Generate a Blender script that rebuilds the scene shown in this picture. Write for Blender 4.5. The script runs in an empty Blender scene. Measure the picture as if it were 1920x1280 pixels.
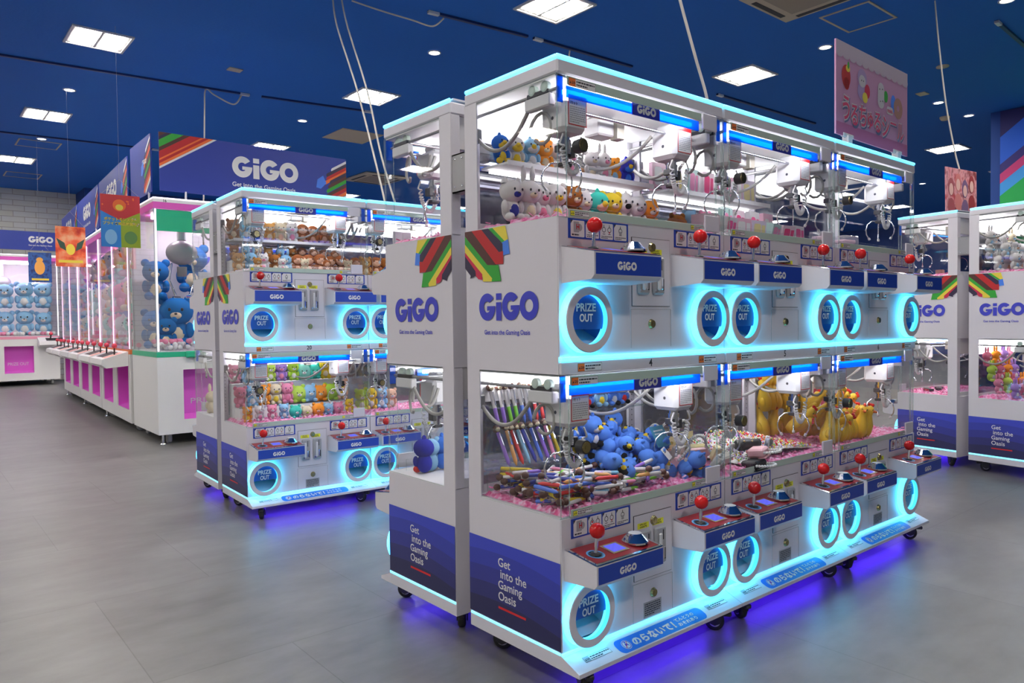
import bpy, math, random
from mathutils import Vector, Matrix
from mathutils.geometry import tessellate_polygon
PI = math.pi
R = random.Random(7)
S = bpy.context.scene
COL = S.collection
# ------------------------------------------------------------------ camera, world, exposure
cd = bpy.data.cameras.new('camera'); cam = bpy.data.objects.new('camera', cd); COL.objects.link(cam)
fw = Vector((0.63962775, 0.76824149, -0.02610266)); rt = Vector((0.76825497, -0.64003685, -0.01171021)); up = Vector((0.02570294, 0.01256333, 0.99959068))
M = Matrix((rt, up, -fw)).transposed().to_4x4(); M.translation = Vector((-1.57107646, -1.66064581, 1.17665029))
cam.matrix_world = M
cd.sensor_width = 36; cd.lens = 36 * 1383.0909 / 1920; cd.clip_start = .02; cd.clip_end = 200
S.camera = cam
S.view_settings.view_transform = 'Standard'; S.view_settings.look = 'None'; S.view_settings.gamma = 1; S.view_settings.exposure = 0.0
wd = bpy.data.worlds.new('World'); S.world = wd; wd.use_nodes = True
wd.node_tree.nodes['Background'].inputs[0].default_value = (.55, .6, .7, 1); wd.node_tree.nodes['Background'].inputs[1].default_value = .25
S.cycles.use_denoising = True; S.cycles.max_bounces = 8; S.cycles.diffuse_bounces = 3; S.cycles.glossy_bounces = 4
S.cycles.transmission_bounces = 4; S.cycles.transparent_max_bounces = 48; S.cycles.caustics_reflective = False; S.cycles.caustics_refractive = False
S.cycles.sample_clamp_indirect = 4; S.cycles.sample_clamp_direct = 0; S.cycles.blur_glossy = 1.0
LAMP = 89.0       # ceiling fixture glow
LED = 32.0        # white bars inside the cabinets
CY = 4.0          # cyan trim
CEIL = 4.2

# ------------------------------------------------------------------ materials
def lin(c): return c / 12.92 if c <= .04045 else ((c + .055) / 1.055) ** 2.4
def srgb(r, g, b): return (lin(r / 255), lin(g / 255), lin(b / 255))
def al(r, g, b, k=.5): return tuple(min(.92, x / k) for x in srgb(r, g, b))    # albedo of a colour photographed under the hall light
MATS = {}
def mat(name, col=(.8, .8, .8), rough=.45, metal=0, emit=None, es=1, bump=0, bscale=60, vary=0, spec=.5, alpha=1):
    if name in MATS: return MATS[name]
    m = bpy.data.materials.new(name); m.use_nodes = True; nt = m.node_tree; b = nt.nodes['Principled BSDF']
    b.inputs['Base Color'].default_value = (*col, 1); b.inputs['Roughness'].default_value = rough; b.inputs['Metallic'].default_value = metal
    b.inputs['Specular IOR Level'].default_value = spec
    if emit: b.inputs['Emission Color'].default_value = (*emit, 1); b.inputs['Emission Strength'].default_value = es
    if bump or vary:
        tc = nt.nodes.new('ShaderNodeTexCoord'); n = nt.nodes.new('ShaderNodeTexNoise'); n.inputs['Scale'].default_value = bscale
        n.inputs['Detail'].default_value = 4
        nt.links.new(tc.outputs['Object'], n.inputs['Vector'])
        if bump:
            bp = nt.nodes.new('ShaderNodeBump'); bp.inputs['Strength'].default_value = bump; bp.inputs['Distance'].default_value = .01
            nt.links.new(n.outputs['Fac'], bp.inputs['Height']); nt.links.new(bp.outputs['Normal'], b.inputs['Normal'])
        if vary:
            mx = nt.nodes.new('ShaderNodeMix'); mx.data_type = 'RGBA'
            mx.inputs[6].default_value = (*[c * (1 - vary) for c in col], 1); mx.inputs[7].default_value = (*[min(1, c * (1 + vary)) for c in col], 1)
            nt.links.new(n.outputs['Fac'], mx.inputs[0]); nt.links.new(mx.outputs[2], b.inputs['Base Color'])
    MATS[name] = m; return m
def glassy(name, tint, fmax=.55, base=.03, extra=0, ecol=(.8, .9, .9)):
    m = bpy.data.materials.new(name); m.use_nodes = True; nt = m.node_tree; nt.nodes.clear()
    o = nt.nodes.new('ShaderNodeOutputMaterial'); mx = nt.nodes.new('ShaderNodeMixShader'); t = nt.nodes.new('ShaderNodeBsdfTransparent')
    g = nt.nodes.new('ShaderNodeBsdfGlossy'); g.inputs['Roughness'].default_value = .02; g.inputs['Color'].default_value = (1, 1, 1, 1)
    t.inputs['Color'].default_value = (*tint, 1)
    lw = nt.nodes.new('ShaderNodeLayerWeight'); lw.inputs['Blend'].default_value = .5
    pw = nt.nodes.new('ShaderNodeMath'); pw.operation = 'POWER'; pw.inputs[1].default_value = 4
    ml = nt.nodes.new('ShaderNodeMath'); ml.operation = 'MULTIPLY_ADD'; ml.inputs[1].default_value = fmax; ml.inputs[2].default_value = base
    nt.links.new(lw.outputs['Facing'], pw.inputs[0]); nt.links.new(pw.outputs[0], ml.inputs[0]); nt.links.new(ml.outputs[0], mx.inputs[0])
    nt.links.new(t.outputs[0], mx.inputs[1]); nt.links.new(g.outputs[0], mx.inputs[2]); last = mx
    if extra:
        d = nt.nodes.new('ShaderNodeBsdfTranslucent'); d.inputs['Color'].default_value = (*ecol, 1); df = nt.nodes.new('ShaderNodeBsdfDiffuse'); df.inputs['Color'].default_value = (*ecol, 1)
        m1 = nt.nodes.new('ShaderNodeMixShader'); nt.links.new(d.outputs[0], m1.inputs[1]); nt.links.new(df.outputs[0], m1.inputs[2])
        m2 = nt.nodes.new('ShaderNodeMixShader'); m2.inputs[0].default_value = extra
        nt.links.new(last.outputs[0], m2.inputs[1]); nt.links.new(m1.outputs[0], m2.inputs[2]); last = m2
    nt.links.new(last.outputs[0], o.inputs['Surface']); MATS[name] = m; return m
white = mat('white_coated_steel', al(168, 166, 172), .38)
whited = mat('white_inner_panel', (.82, .82, .84), .5)
whitep = mat('white_plastic', (.8, .8, .82), .3)
gray = mat('gray_metal', (.35, .35, .36), .4, .6)
greyp = mat('gray_plastic', (.42, .42, .44), .45)
cable = mat('gray_cable', (.40, .39, .37), .5)
cream = mat('cream_cord', al(150, 145, 138), .6)
chrome = mat('chrome', (.86, .87, .9), .08, 1)
brass = mat('brass', (.42, .34, .15), .25, .95)
black = mat('black_rubber', (.018, .018, .02), .55)
blackp = mat('black_plastic', (.03, .03, .032), .4)
dark = mat('dark_ink', (.04, .04, .05), .6)
red = mat('red_ball', (.62, .012, .012), .12)
blue = mat('blue_print', al(28, 58, 150, .64), .4)
logoblue = mat('logo_blue', al(46, 50, 150), .45)
redp = mat('red_print', al(165, 28, 32), .45)
panelred = mat('console_red', al(112, 22, 28), .3)
orange = mat('orange_print', al(205, 92, 40), .5)
yellow = mat('yellow_print', al(205, 200, 40), .5)
printw = mat('white_print', (.86, .86, .86), .5)
mirror = glassy('tinted_back_glass', (.62, .62, .66), .6, .12)
glass = glassy('clear_glass', (.985, .99, .99), .5, .02)
gedge = glassy('glass_edge', (.75, .86, .82), .7, .12, .22, (.8, .95, .9))
rail_m = mat('frosted_rail', al(140, 156, 146), .35)
film = glassy('blue_film', (.012, .2, .78), .3, .03, .4, (.04, .34, .97))
cyan = mat('cyan_light', (.5, .8, .85), .4, 0, (.055, .62, 1.0), CY)
cyanring = mat('cyan_ring_light', (.5, .8, .85), .4, 0, (.045, .58, 1.0), CY * 1.25)
cyansoft = mat('cyan_inner_light', (.3, .6, .7), .4, 0, (.05, .62, 1.0), 1.25)
violet = mat('violet_light', (.4, .3, .8), .4, 0, (.07, .015, 1.0), 30)
ledw = mat('white_led', (.9, .9, .9), .4, 0, (1, .98, 1.0), LED)
ledsoft = mat('soft_white_led', (.9, .9, .9), .4, 0, (1, .98, 1.0), 7)
screen = mat('blue_screen', (.02, .02, .05), .2, 0, (.12, .13, .95), .9)
flapblue = mat('blue_flap', (.012, .10, .42), .3)
chutew = mat('chute_blue', (.10, .20, .55), .5)
chuteg = mat('chute_gray', (.5, .5, .56), .5)
pinkled = mat('pink_light', (.9, .6, .8), .4, 0, (1, .5, .80), 1.7)
whiteled = mat('warm_led_strip', (.9, .9, .9), .4, 0, (.95, .85, 1), 2.0)
pinkp = mat('pink_panel', al(196, 84, 172), .3)
pinkband = mat('pink_band', al(176, 70, 150), .4)
greenp = mat('green_band', al(30, 140, 105), .4)
navyw = mat('navy_paint', al(22, 52, 110), .7)

# ------------------------------------------------------------------ mesh builder
class MB:
    def __init__(s): s.v = []; s.f = []; s.mi = []; s.sm = []; s.mats = []
    def m(s, mt):
        if mt not in s.mats: s.mats.append(mt)
        return s.mats.index(mt)
    def add(s, vs, fs, mt, smooth=False, X=None):
        b = len(s.v); k = s.m(mt)
        s.v += [tuple(X @ Vector(v)) for v in vs] if X else [tuple(v) for v in vs]
        for f in fs: s.f.append(tuple(b + i for i in f)); s.mi.append(k); s.sm.append(smooth)
        return s
    def box(s, x0, y0, z0, x1, y1, z1, mt, bev=0, edge=None, thin=None, X=None):
        if bev:
            c = min(bev, (x1 - x0) / 2.01, (y1 - y0) / 2.01, (z1 - z0) / 2.01); vs = []
            xs, ys, zs = (x0, x1), (y0, y1), (z0, z1); ix = {}
            for i in (0, 1):
                for j in (0, 1):
                    for k in (0, 1):
                        for a in range(3):
                            p = [xs[i], ys[j], zs[k]]
                            for q, sgn in enumerate((i, j, k)):
                                if q != a: p[q] += c if sgn == 0 else -c
                            ix[i, j, k, a] = len(vs); vs.append(p)
            fs = []
            for a in range(3):
                o = [q for q in range(3) if q != a]
                for sd in (0, 1):
                    loop = []
                    for u, w in ((0, 0), (1, 0), (1, 1), (0, 1)):
                        t = [0, 0, 0]; t[a] = sd; t[o[0]] = u; t[o[1]] = w; loop.append(ix[t[0], t[1], t[2], a])
                    fs.append(loop)
            for a in range(3):
                o = [q for q in range(3) if q != a]
                for u in (0, 1):
                    for w in (0, 1):
                        t0 = [0, 0, 0]; t1 = [0, 0, 0]; t0[o[0]] = t1[o[0]] = u; t0[o[1]] = t1[o[1]] = w; t1[a] = 1
                        fs.append((ix[(*t0, o[0])], ix[(*t1, o[0])], ix[(*t1, o[1])], ix[(*t0, o[1])]))
            for i in (0, 1):
                for j in (0, 1):
                    for k in (0, 1): fs.append((ix[i, j, k, 0], ix[i, j, k, 1], ix[i, j, k, 2]))
            return s.add(vs, fs, mt, False, X)
        vs = [(x0, y0, z0), (x1, y0, z0), (x1, y1, z0), (x0, y1, z0), (x0, y0, z1), (x1, y0, z1), (x1, y1, z1), (x0, y1, z1)]
        F = dict(z=[(3, 2, 1, 0), (4, 5, 6, 7)], y=[(0, 1, 5, 4), (2, 3, 7, 6)], x=[(1, 2, 6, 5), (3, 0, 4, 7)])
        for a in 'xyz': s.add(vs, F[a], edge if (edge and a != thin) else mt, False, X)
        return s
    def tube(s, pts, r, mt, n=8, caps=True, X=None, r2=None):
        P = [Vector(p) for p in pts]; vs = []; fs = []; N = len(P); prev = None
        for i, p in enumerate(P):
            t = (P[min(i + 1, N - 1)] - P[max(i - 1, 0)]).normalized()
            if prev is None:
                a = t.cross(Vector((0, 0, 1)) if abs(t.z) < .9 else Vector((1, 0, 0))).normalized()
            else:
                a = prev - t * prev.dot(t); a = a.normalized() if a.length > 1e-6 else t.orthogonal().normalized()
            prev = a; b = t.cross(a); rr = r if r2 is None else r + (r2 - r) * i / max(1, N - 1)
            for k in range(n):
                w = 2 * PI * k / n; vs.append(p + a * (rr * math.cos(w)) + b * (rr * math.sin(w)))
        for i in range(N - 1):
            for k in range(n): fs.append((i * n + k, i * n + (k + 1) % n, (i + 1) * n + (k + 1) % n, (i + 1) * n + k))
        s.add(vs, fs, mt, True, X)
        if caps: s.add(vs, [tuple(range(n))[::-1], tuple((N - 1) * n + k for k in range(n))], mt, False, X)
        return s
    def sph(s, c, r, mt, nu=14, nv=9, X=None):
        if not isinstance(r, tuple): r = (r, r, r)
        vs = [(c[0], c[1], c[2] + r[2])]
        for i in range(1, nv):
            t = PI * i / nv
            for k in range(nu):
                w = 2 * PI * k / nu; vs.append((c[0] + r[0] * math.sin(t) * math.cos(w), c[1] + r[1] * math.sin(t) * math.sin(w), c[2] + r[2] * math.cos(t)))
        vs.append((c[0], c[1], c[2] - r[2])); L = len(vs) - 1; fs = []
        for k in range(nu):
            k2 = (k + 1) % nu; fs.append((0, 1 + k, 1 + k2)); fs.append((L, 1 + (nv - 2) * nu + k2, 1 + (nv - 2) * nu + k))
            for i in range(nv - 2): fs.append((1 + i * nu + k, 1 + (i + 1) * nu + k, 1 + (i + 1) * nu + k2, 1 + i * nu + k2))
        return s.add(vs, fs, mt, True, X)
    def lathe(s, prof, c, ax, mt, n=24, X=None, smooth=True, mlist=None):
        # prof: (radius, distance along axis); ax 'x','y','z'
        vs = []; fs = []
        for r, h in prof:
            for k in range(n):
                w = 2 * PI * k / n; a, b = r * math.cos(w), r * math.sin(w)
                p = {'z': (a, b, h), 'y': (a, h, b), 'x': (h, a, b)}[ax]; vs.append((c[0] + p[0], c[1] + p[1], c[2] + p[2]))
        for i in range(len(prof) - 1):
            q = [(i * n + k, i * n + (k + 1) % n, (i + 1) * n + (k + 1) % n, (i + 1) * n + k) for k in range(n)]
            if mlist: s.add(vs, q, mlist[i], smooth, X)
            else: fs += q
        if not mlist: s.add(vs, fs, mt, smooth, X)
        return s
    def flat(s, loops, o, xd, yd, mt, lift=.0008):
        # polygon (with holes) in the plane o + x*xd + y*yd
        o, xd, yd = Vector(o), Vector(xd), Vector(yd); n = xd.cross(yd).normalized()
        L = [[Vector((p[0], p[1], 0)) for p in l] for l in loops]; tri = tessellate_polygon(L); pts = [p for l in L for p in l]
        fs = []
        for t in tri:
            a, b, c = (pts[i] for i in t); ar = (b.x - a.x) * (c.y - a.y) - (b.y - a.y) * (c.x - a.x)
            if abs(ar) > 1e-12: fs.append(t if ar > 0 else t[::-1])
        return s.add([o + xd * p.x + yd * p.y + n * lift for p in pts], fs, mt)
    def prism(s, loops, o, xd, yd, d, mt, side=None):
        # solid: outline (with holes) at o, pushed back by d against the normal
        o, xd, yd = Vector(o), Vector(xd), Vector(yd); n = xd.cross(yd).normalized()
        s.flat(loops, o, xd, yd, mt, 0); s.flat([[(-x, y) for x, y in l] for l in loops], o - n * d, -xd, yd, mt, 0)
        for l in loops:
            k = len(l); vs = [o + xd * x + yd * y for x, y in l]; vs += [v - n * d for v in vs]
            s.add(vs, [(i, (i + 1) % k, k + (i + 1) % k, k + i) for i in range(k)], side or mt)
        return s
    def mesh(s, name):
        me = bpy.data.meshes.new(name); me.from_pydata(s.v, [], s.f)
        for m in s.mats: me.materials.append(m)
        me.polygons.foreach_set('material_index', s.mi); me.polygons.foreach_set('use_smooth', s.sm); me.update(); return me
    def build(s, name, parent=None, label=None):
        o = bpy.data.objects.new(name, s.mesh(name)); COL.objects.link(o)
        if parent: o.parent = parent
        if label: o['label'] = label
        return o
def rect(x0, y0, x1, y1): return [(x0, y0), (x1, y0), (x1, y1), (x0, y1)]
def circ(r, cx=0, cy=0, n=40, a0=0, a1=360): 
    full = a1 - a0 >= 360; N = n if full else n + 1
    return [(cx + r * math.cos(math.radians(a0 + (a1 - a0) * i / n)), cy + r * math.sin(math.radians(a0 + (a1 - a0) * i / n))) for i in range(N)]
def rrect(x0, y0, x1, y1, r, n=5):
    p = []
    for cx, cy, a in ((x1 - r, y0 + r, -90), (x1 - r, y1 - r, 0), (x0 + r, y1 - r, 90), (x0 + r, y0 + r, 180)): p += circ(r, cx, cy, n, a, a + 90)
    return p
# ------------------------------------------------------------------ lettering
TXT = {}
def txt(st, bold=.0):
    k = (st, bold)
    if k not in TXT:
        c = bpy.data.curves.new('lettering', 'FONT'); c.body = st; c.size = 1; c.offset = bold; c.resolution_u = 3
        o = bpy.data.objects.new('lettering', c); COL.objects.link(o); bpy.context.view_layer.update()
        me = bpy.data.meshes.new_from_object(o.evaluated_get(bpy.context.evaluated_depsgraph_get()))
        TXT[k] = ([(v.co.x, v.co.y) for v in me.vertices], [tuple(p.vertices) for p in me.polygons])
        bpy.data.objects.remove(o); bpy.data.curves.remove(c); bpy.data.meshes.remove(me)
    return TXT[k]
def text(b, st, o, xd, yd, w=None, h=None, mt=None, bold=.02, lift=.001, al_='l'):
    # lettering scaled to width w (cap height h if no w); o = lower left (or middle)
    vs, fs = txt(st, bold)
    if not vs: return
    x0 = min(v[0] for v in vs); x1 = max(v[0] for v in vs); y0 = min(v[1] for v in vs); y1 = max(v[1] for v in vs)
    sx = (w / (x1 - x0)) if w else None; sy = (h / (y1 - y0)) if h else None
    sx = sx or sy; sy = sy or sx
    o, xd, yd = Vector(o), Vector(xd), Vector(yd); n = xd.cross(yd).normalized()
    off = 0 if al_ == 'l' else -(x1 - x0) * sx / 2
    F = []
    for f in fs:
        a, c, d = (vs[i] for i in f[:3]); ar = (c[0] - a[0]) * (d[1] - a[1]) - (c[1] - a[1]) * (d[0] - a[0]); F.append(f if ar >= 0 else f[::-1])
    b.add([o + xd * ((v[0] - x0) * sx + off) + yd * ((v[1] - y0) * sy) + n * lift for v in vs], F, mt)
def gigo(b, o, xd, yd, w, mt, lift=.001, tall=1.0):
    # heavy round logotype, w wide; o = lower left
    u = w / 3.32; O = Vector(o); X, Y = Vector(xd) * u, Vector(yd) * u * tall
    def G(cx, rx):
        l = [(cx + x * rx, .5 + y) for x, y in circ(.5, 0, 0, 30, 38, 352)]
        l += [(cx + .5 * rx, .53), (cx + .0 * rx, .53), (cx + .0 * rx, .37), (cx + .14 * rx, .37)]
        l += [(cx + x * rx, .5 + y) for x, y in circ(.205, 0, 0, 16, 318, 60)[::1]] if 0 else []
        l += [(cx + x * rx, .5 + y) for x, y in [(.205 * math.cos(math.radians(a)), .205 * math.sin(math.radians(a))) for a in range(318, 37, -18)]]
        return [l]
    b.flat(G(.49, .97), O, X, Y, mt, lift)
    b.flat([rect(1.02, 0.0, 1.32, .66)], O, X, Y, mt, lift); b.flat([rect(1.02, .75, 1.32, .98)], O, X, Y, mt, lift)
    b.flat(G(1.85, .97), O, X, Y, mt, lift)
    b.flat([[(2.83 + x * .98, .5 + y) for x, y in circ(.5)], [(2.83 + x * .98, .5 + y) for x, y in circ(.225)][::-1]], O, X, Y, mt, lift)
def dashes(b, o, xd, yd, w, h, rows, mt=None, lift=.0012):
    r2 = random.Random(int(w * 9999) + rows); o, xd, yd = Vector(o), Vector(xd), Vector(yd)
    for i in range(rows):
        y = h * (1 - (i + .8) / rows); x = 0; th = h / rows * .5; end = w * (1 if i < rows - 1 else .6)
        while x < end - w * .03:
            l = min(w * r2.uniform(.05, .16), end - x); b.flat([rect(x, y, x + l, y + th)], o, xd, yd, mt or dark, lift); x += l + w * .025
ARROWS = [('y', [(245, 1), (353, 0), (375, 106), (355, 125)]), ('g', [(210, 3), (245, 1), (355, 125), (325, 124)]), ('b', [(325, 124), (375, 106), (388, 216), (330, 224)]),
 ('n', [(150, 1), (210, 1), (330, 134), (332, 200), (290, 193)]), ('r', [(60, 0), (150, 1), (300, 195), (335, 190), (335, 288), (270, 286)]),
 ('k', [(0, 0), (62, 0), (272, 286), (295, 299), (200, 294), (0, 33)]), ('g', [(0, 34), (200, 284), (295, 294), (315, 417), (235, 415), (0, 98)]),
 ('y', [(0, 99), (240, 390), (235, 415), (160, 410), (160, 378), (0, 163)]), ('c', [(0, 164), (155, 352), (155, 397), (120, 389), (0, 238)]), ('n', [(0, 193), (95, 323), (98, 358), (45, 380), (50, 356), (0, 293)])]
AC = dict(y=mat('arrow_yellow', al(196, 180, 60, .62), .5), g=mat('arrow_green', al(40, 140, 45, .62), .5), b=mat('arrow_blue', al(58, 110, 205, .62), .5), n=mat('arrow_navy', al(38, 30, 55, .62), .5),
          r=mat('arrow_red', al(160, 26, 30, .62), .5), k=mat('arrow_brown', al(68, 36, 32, .62), .5), c=mat('arrow_crimson', al(170, 30, 62, .62), .5), o=mat('arrow_orange', al(205, 95, 40, .62), .5), w=printw)
BANDS = [mat('band_blue_%s' % 'abcde'[i], al(*c), .45) for i, c in enumerate([(46, 56, 150), (42, 50, 132), (40, 44, 112), (36, 38, 88), (32, 32, 66)])]

# ------------------------------------------------------------------ objects and properties
def tag(o, label=None, cat=None, group=None, kind=None):
    if label: o['label'] = label
    if cat: o['category'] = cat
    if group: o['group'] = group
    if kind: o['kind'] = kind
    return o
def empty(name, label, cat, group=None, loc=(0, 0, 0), rz=0):
    o = bpy.data.objects.new(name, None); COL.objects.link(o); o.empty_display_size = .1; o.location = loc; o.rotation_euler = (0, 0, rz)
    return tag(o, label, cat, group)
def kids(o):
    return CH.get(o.name, [])
CH = {}
def index():
    CH.clear()
    for o in bpy.data.objects:
        if o.parent: CH.setdefault(o.parent.name, []).append(o)
def copy_tree(o, parent=None):
    c = o.copy(); COL.objects.link(c); c.parent = parent
    for ch in kids(o): copy_tree(ch, c)
    return c
FX, FZ = (1, 0, 0), (0, 0, 1)      # a plate facing the player

# ------------------------------------------------------------------ the double-deck crane game cabinet (front faces -y, local x 0..W)
W, D, GAP = .8748, .4818, .0852
ZS, ZB, ZM = .083, .1258, 1.0514         # skirt bottom, base trim, middle trim
DECKS = ((.559, 1.009), (1.502, 1.942))  # the two glazed bays
def ring_front(b, z0, z1, zr):
    # front sheet with two round openings
    holes = [circ(.088, x, zr, 36)[::-1] for x in (.1085, .7655)]
    b.prism([rect(.003, z0, W - .003, z1)] + holes, (0, 0, 0), FX, FZ, .004, white)
def caster(parent, x, y, ang):
    b = MB(); b.box(-.03, -.03, .074, .03, .03, .083, blackp, .002); b.lathe([(.016, .06), (.016, .074)], (0, 0, 0), 'z', blackp, 12)
    b.prism([[(-.022, .03), (.0, .02), (.022, .03), (.03, .062), (-.02, .062)]], (0, -.019, 0), FX, FZ, .004, blackp); b.prism([[(-.022, .03), (.0, .02), (.022, .03), (.03, .062), (-.02, .062)]], (0, .019, 0), FX, FZ, .004, blackp)
    b.box(-.03, -.019, .058, .022, .019, .066, blackp); b.box(.02, -.014, .055, .062, .014, .072, blackp, .004)
    o = b.build('caster', parent); o.location = (x, y, 0); o.rotation_euler = (0, 0, ang)
    w = MB(); w.lathe([(.006, -.0145), (.030, -.0145), (.036, -.009), (.036, .009), (.030, .0145), (.006, .0145)], (0, 0, .036), 'y', black, 24)
    for s in (-1, 1):
        for r0, r1 in ((.016, .021), (0, .008)): w.flat([circ(r1, 0, .036, 20)] + ([circ(r0, 0, .036, 20)[::-1]] if r0 else []), (0, s * .0147, 0), (-s, 0, 0), FZ, greyp)
    w.build('wheel', o); return o
def warn(b, x, z, w=.115, h=.026, col=orange, o=(0, 0, 0), xd=FX, yd=FZ):
    O = Vector(o) + Vector(xd) * x + Vector(yd) * z
    b.flat([rect(0, 0, w, h)], O, xd, yd, dark, .0006); b.flat([rect(.0012, .0012, w - .0012, h - .0012)], O, xd, yd, printw, .0009)
    b.flat([rect(.0012, .0012, h * 1.15, h - .0012)], O, xd, yd, col, .0012)
    n = Vector(xd).cross(Vector(yd))
    b.flat([[(h * .15, h * .3), (h * .45, h * .3), (h * .3, h * .62)]], O, xd, yd, dark, .0015)
    text(b, '警告', O + Vector(xd) * h * .5 + Vector(yd) * h * .3, xd, yd, h * .55, h * .34, dark, .03, .0015)
    dashes(b, O + Vector(xd) * h * 1.3 + Vector(yd) * h * .14, xd, yd, w - h * 1.5, h * .72, 2, dark, .0014)
def instructions(parent, x, z):
    b = MB(); b.box(x, -.002, z, x + .279, 0, z + .062, blue)
    o = b.build('instruction_panel', parent); c = MB(); y = (0, -.0021, 0)
    for i in range(4):
        x0 = x + .009 + i * .0665; c.flat([rrect(x0, z + .005, x0 + .0615, z + .057, .004, 3)], y, FX, FZ, printw, .0005)
        c.flat([[(x0, z + .057), (x0, z + .045), (x0 + .010, z + .057)]], y, FX, FZ, dark, .0008)
        cx, cz = x0 + .031, z + .034
        if i == 0:
            c.flat([rrect(cx - .018, cz - .015, cx + .006, cz + .019, .002, 2)], y, FX, FZ, greyp, .0008); c.flat([circ(.012, cx + .008, cz + .001, 20)], y, FX, FZ, greyp, .0007)
            c.flat([rect(cx - .006, cz - .006, cx - .003, cz + .012)], y, FX, FZ, red, .0011); c.flat([rect(cx - .003, cz + .001, cx + .004, cz + .004)], y, FX, FZ, red, .0011); c.flat([rect(cx + .004, cz - .006, cx + .007, cz + .012)], y, FX, FZ, red, .0011)
        else:
            for k in (-1, 1):                                   # little claw and stick drawings
                ox = cx + k * .013
                if i == 3: ox = cx
                c.flat([circ(.009, ox, cz + .002, 16), circ(.0068, ox, cz + .002, 16)[::-1]], y, FX, FZ, dark, .0008); c.flat([rect(ox - .0014, cz + .009, ox + .0014, cz + .018)], y, FX, FZ, dark, .0008)
                c.flat([rect(ox - .006, cz - .013, ox + .006, cz - .011)], y, FX, FZ, dark, .0008)
            if i == 3: c.flat([rect(cx - .006, cz - .012, cx + .006, cz)], y, FX, FZ, greyp, .001)
            if i == 2: c.flat([[(cx + .010, cz - .004), (cx + .016, cz - .004), (cx + .013, cz - .012)]], y, FX, FZ, red, .0012)
            if i == 1: c.flat([circ(.0035, cx - .013, cz + .004, 12)], y, FX, FZ, red, .0012)
        dashes(c, (x0 + .005, -.0021, z + .007), FX, FZ, .052, .010, 2 if i else 1, dark, .0009)
    c.build('instruction_card', o); return o
def console(parent, x, zb, zf, zl, top):
    # shelf-like control box: back height zb, front height zf, underside zl
    w, d = .311, .14; b = MB()
    prof = [(0, zb), (-d, zf), (-d, zl + .012), (-d + .012, zl), (0, zl - .008)]
    b.prism([[(p[0], p[1]) for p in prof]], (x + w, 0, 0), (0, 1, 0), FZ, w, white)
    o = b.build('console', parent)
    a = math.atan2(zb - zf, d); X = Matrix.Translation((x, -d, zf)) @ Matrix.Rotation(a, 4, 'X'); L = math.hypot(d, zb - zf)
    p = MB(); p.box(0, 0, 0, w, L, .004, chrome, .002, X=X); p.box(.012, .012, .004, w - .012, L - .012, .0045, panelred, X=X)
    for r0, r1, m in ((.024, .030, mat('ring_print', al(70, 130, 170), .4)), (0, .024, dark)):
        p.add([X @ Vector((.058 + q[0], .062 + q[1], .0049)) for q in circ(r1, 0, 0, 24)], [tuple(range(24))], m)
        if r0: pass
    p.build('top_plate', o, 'chrome framed red control plate')
    s = MB(); s.box(.112, .035, .0045, .186, .098, .0062, mat('gold_frame', (.5, .42, .26), .35, .5), X=X); s.box(.121, .043, .0062, .177, .090, .0068, screen, X=X); s.build('screen', o, 'small glowing blue screen')
    j = MB(); base = X @ Vector((.058, .062, .0045)); t = Vector((.006, .0, .055))
    j.tube([base, base + t], .0055, chrome, 10, X=None); j.lathe([(.018, .0), (.016, .004), (.006, .006)], base, 'z', blackp, 16); j.build('joystick_shaft', o, 'chrome joystick shaft')
    k = MB(); k.sph(base + t * 1.32, .0245, red, 24, 14); k.build('joystick_ball', o, 'glossy red joystick ball')
    q = MB(); c = X @ Vector((.247, .066, .0045)); q.lathe([(.044, 0), (.044, .006), (.026, .026), (.022, .030), (0, .031)], c, 'z', chrome, 24, smooth=False, mlist=[chrome, chrome, chrome, whitep])
    q.build('push_button', o, 'chrome domed push button')
    n = MB(); n.flat([rect(.006, zl + .014, w - .002, zf - .003)], (x, -d, 0), FX, FZ, blue, .0008)
    gh = (zf - zl) * .34; gigo(n, (x + .10, -d, (zf + zl) / 2 - gh * .42), FX, FZ, gh * 3.32 * .98, printw, .0014); n.build('name_plate', o, 'blue plate with white GiGO lettering')
    return o
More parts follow.
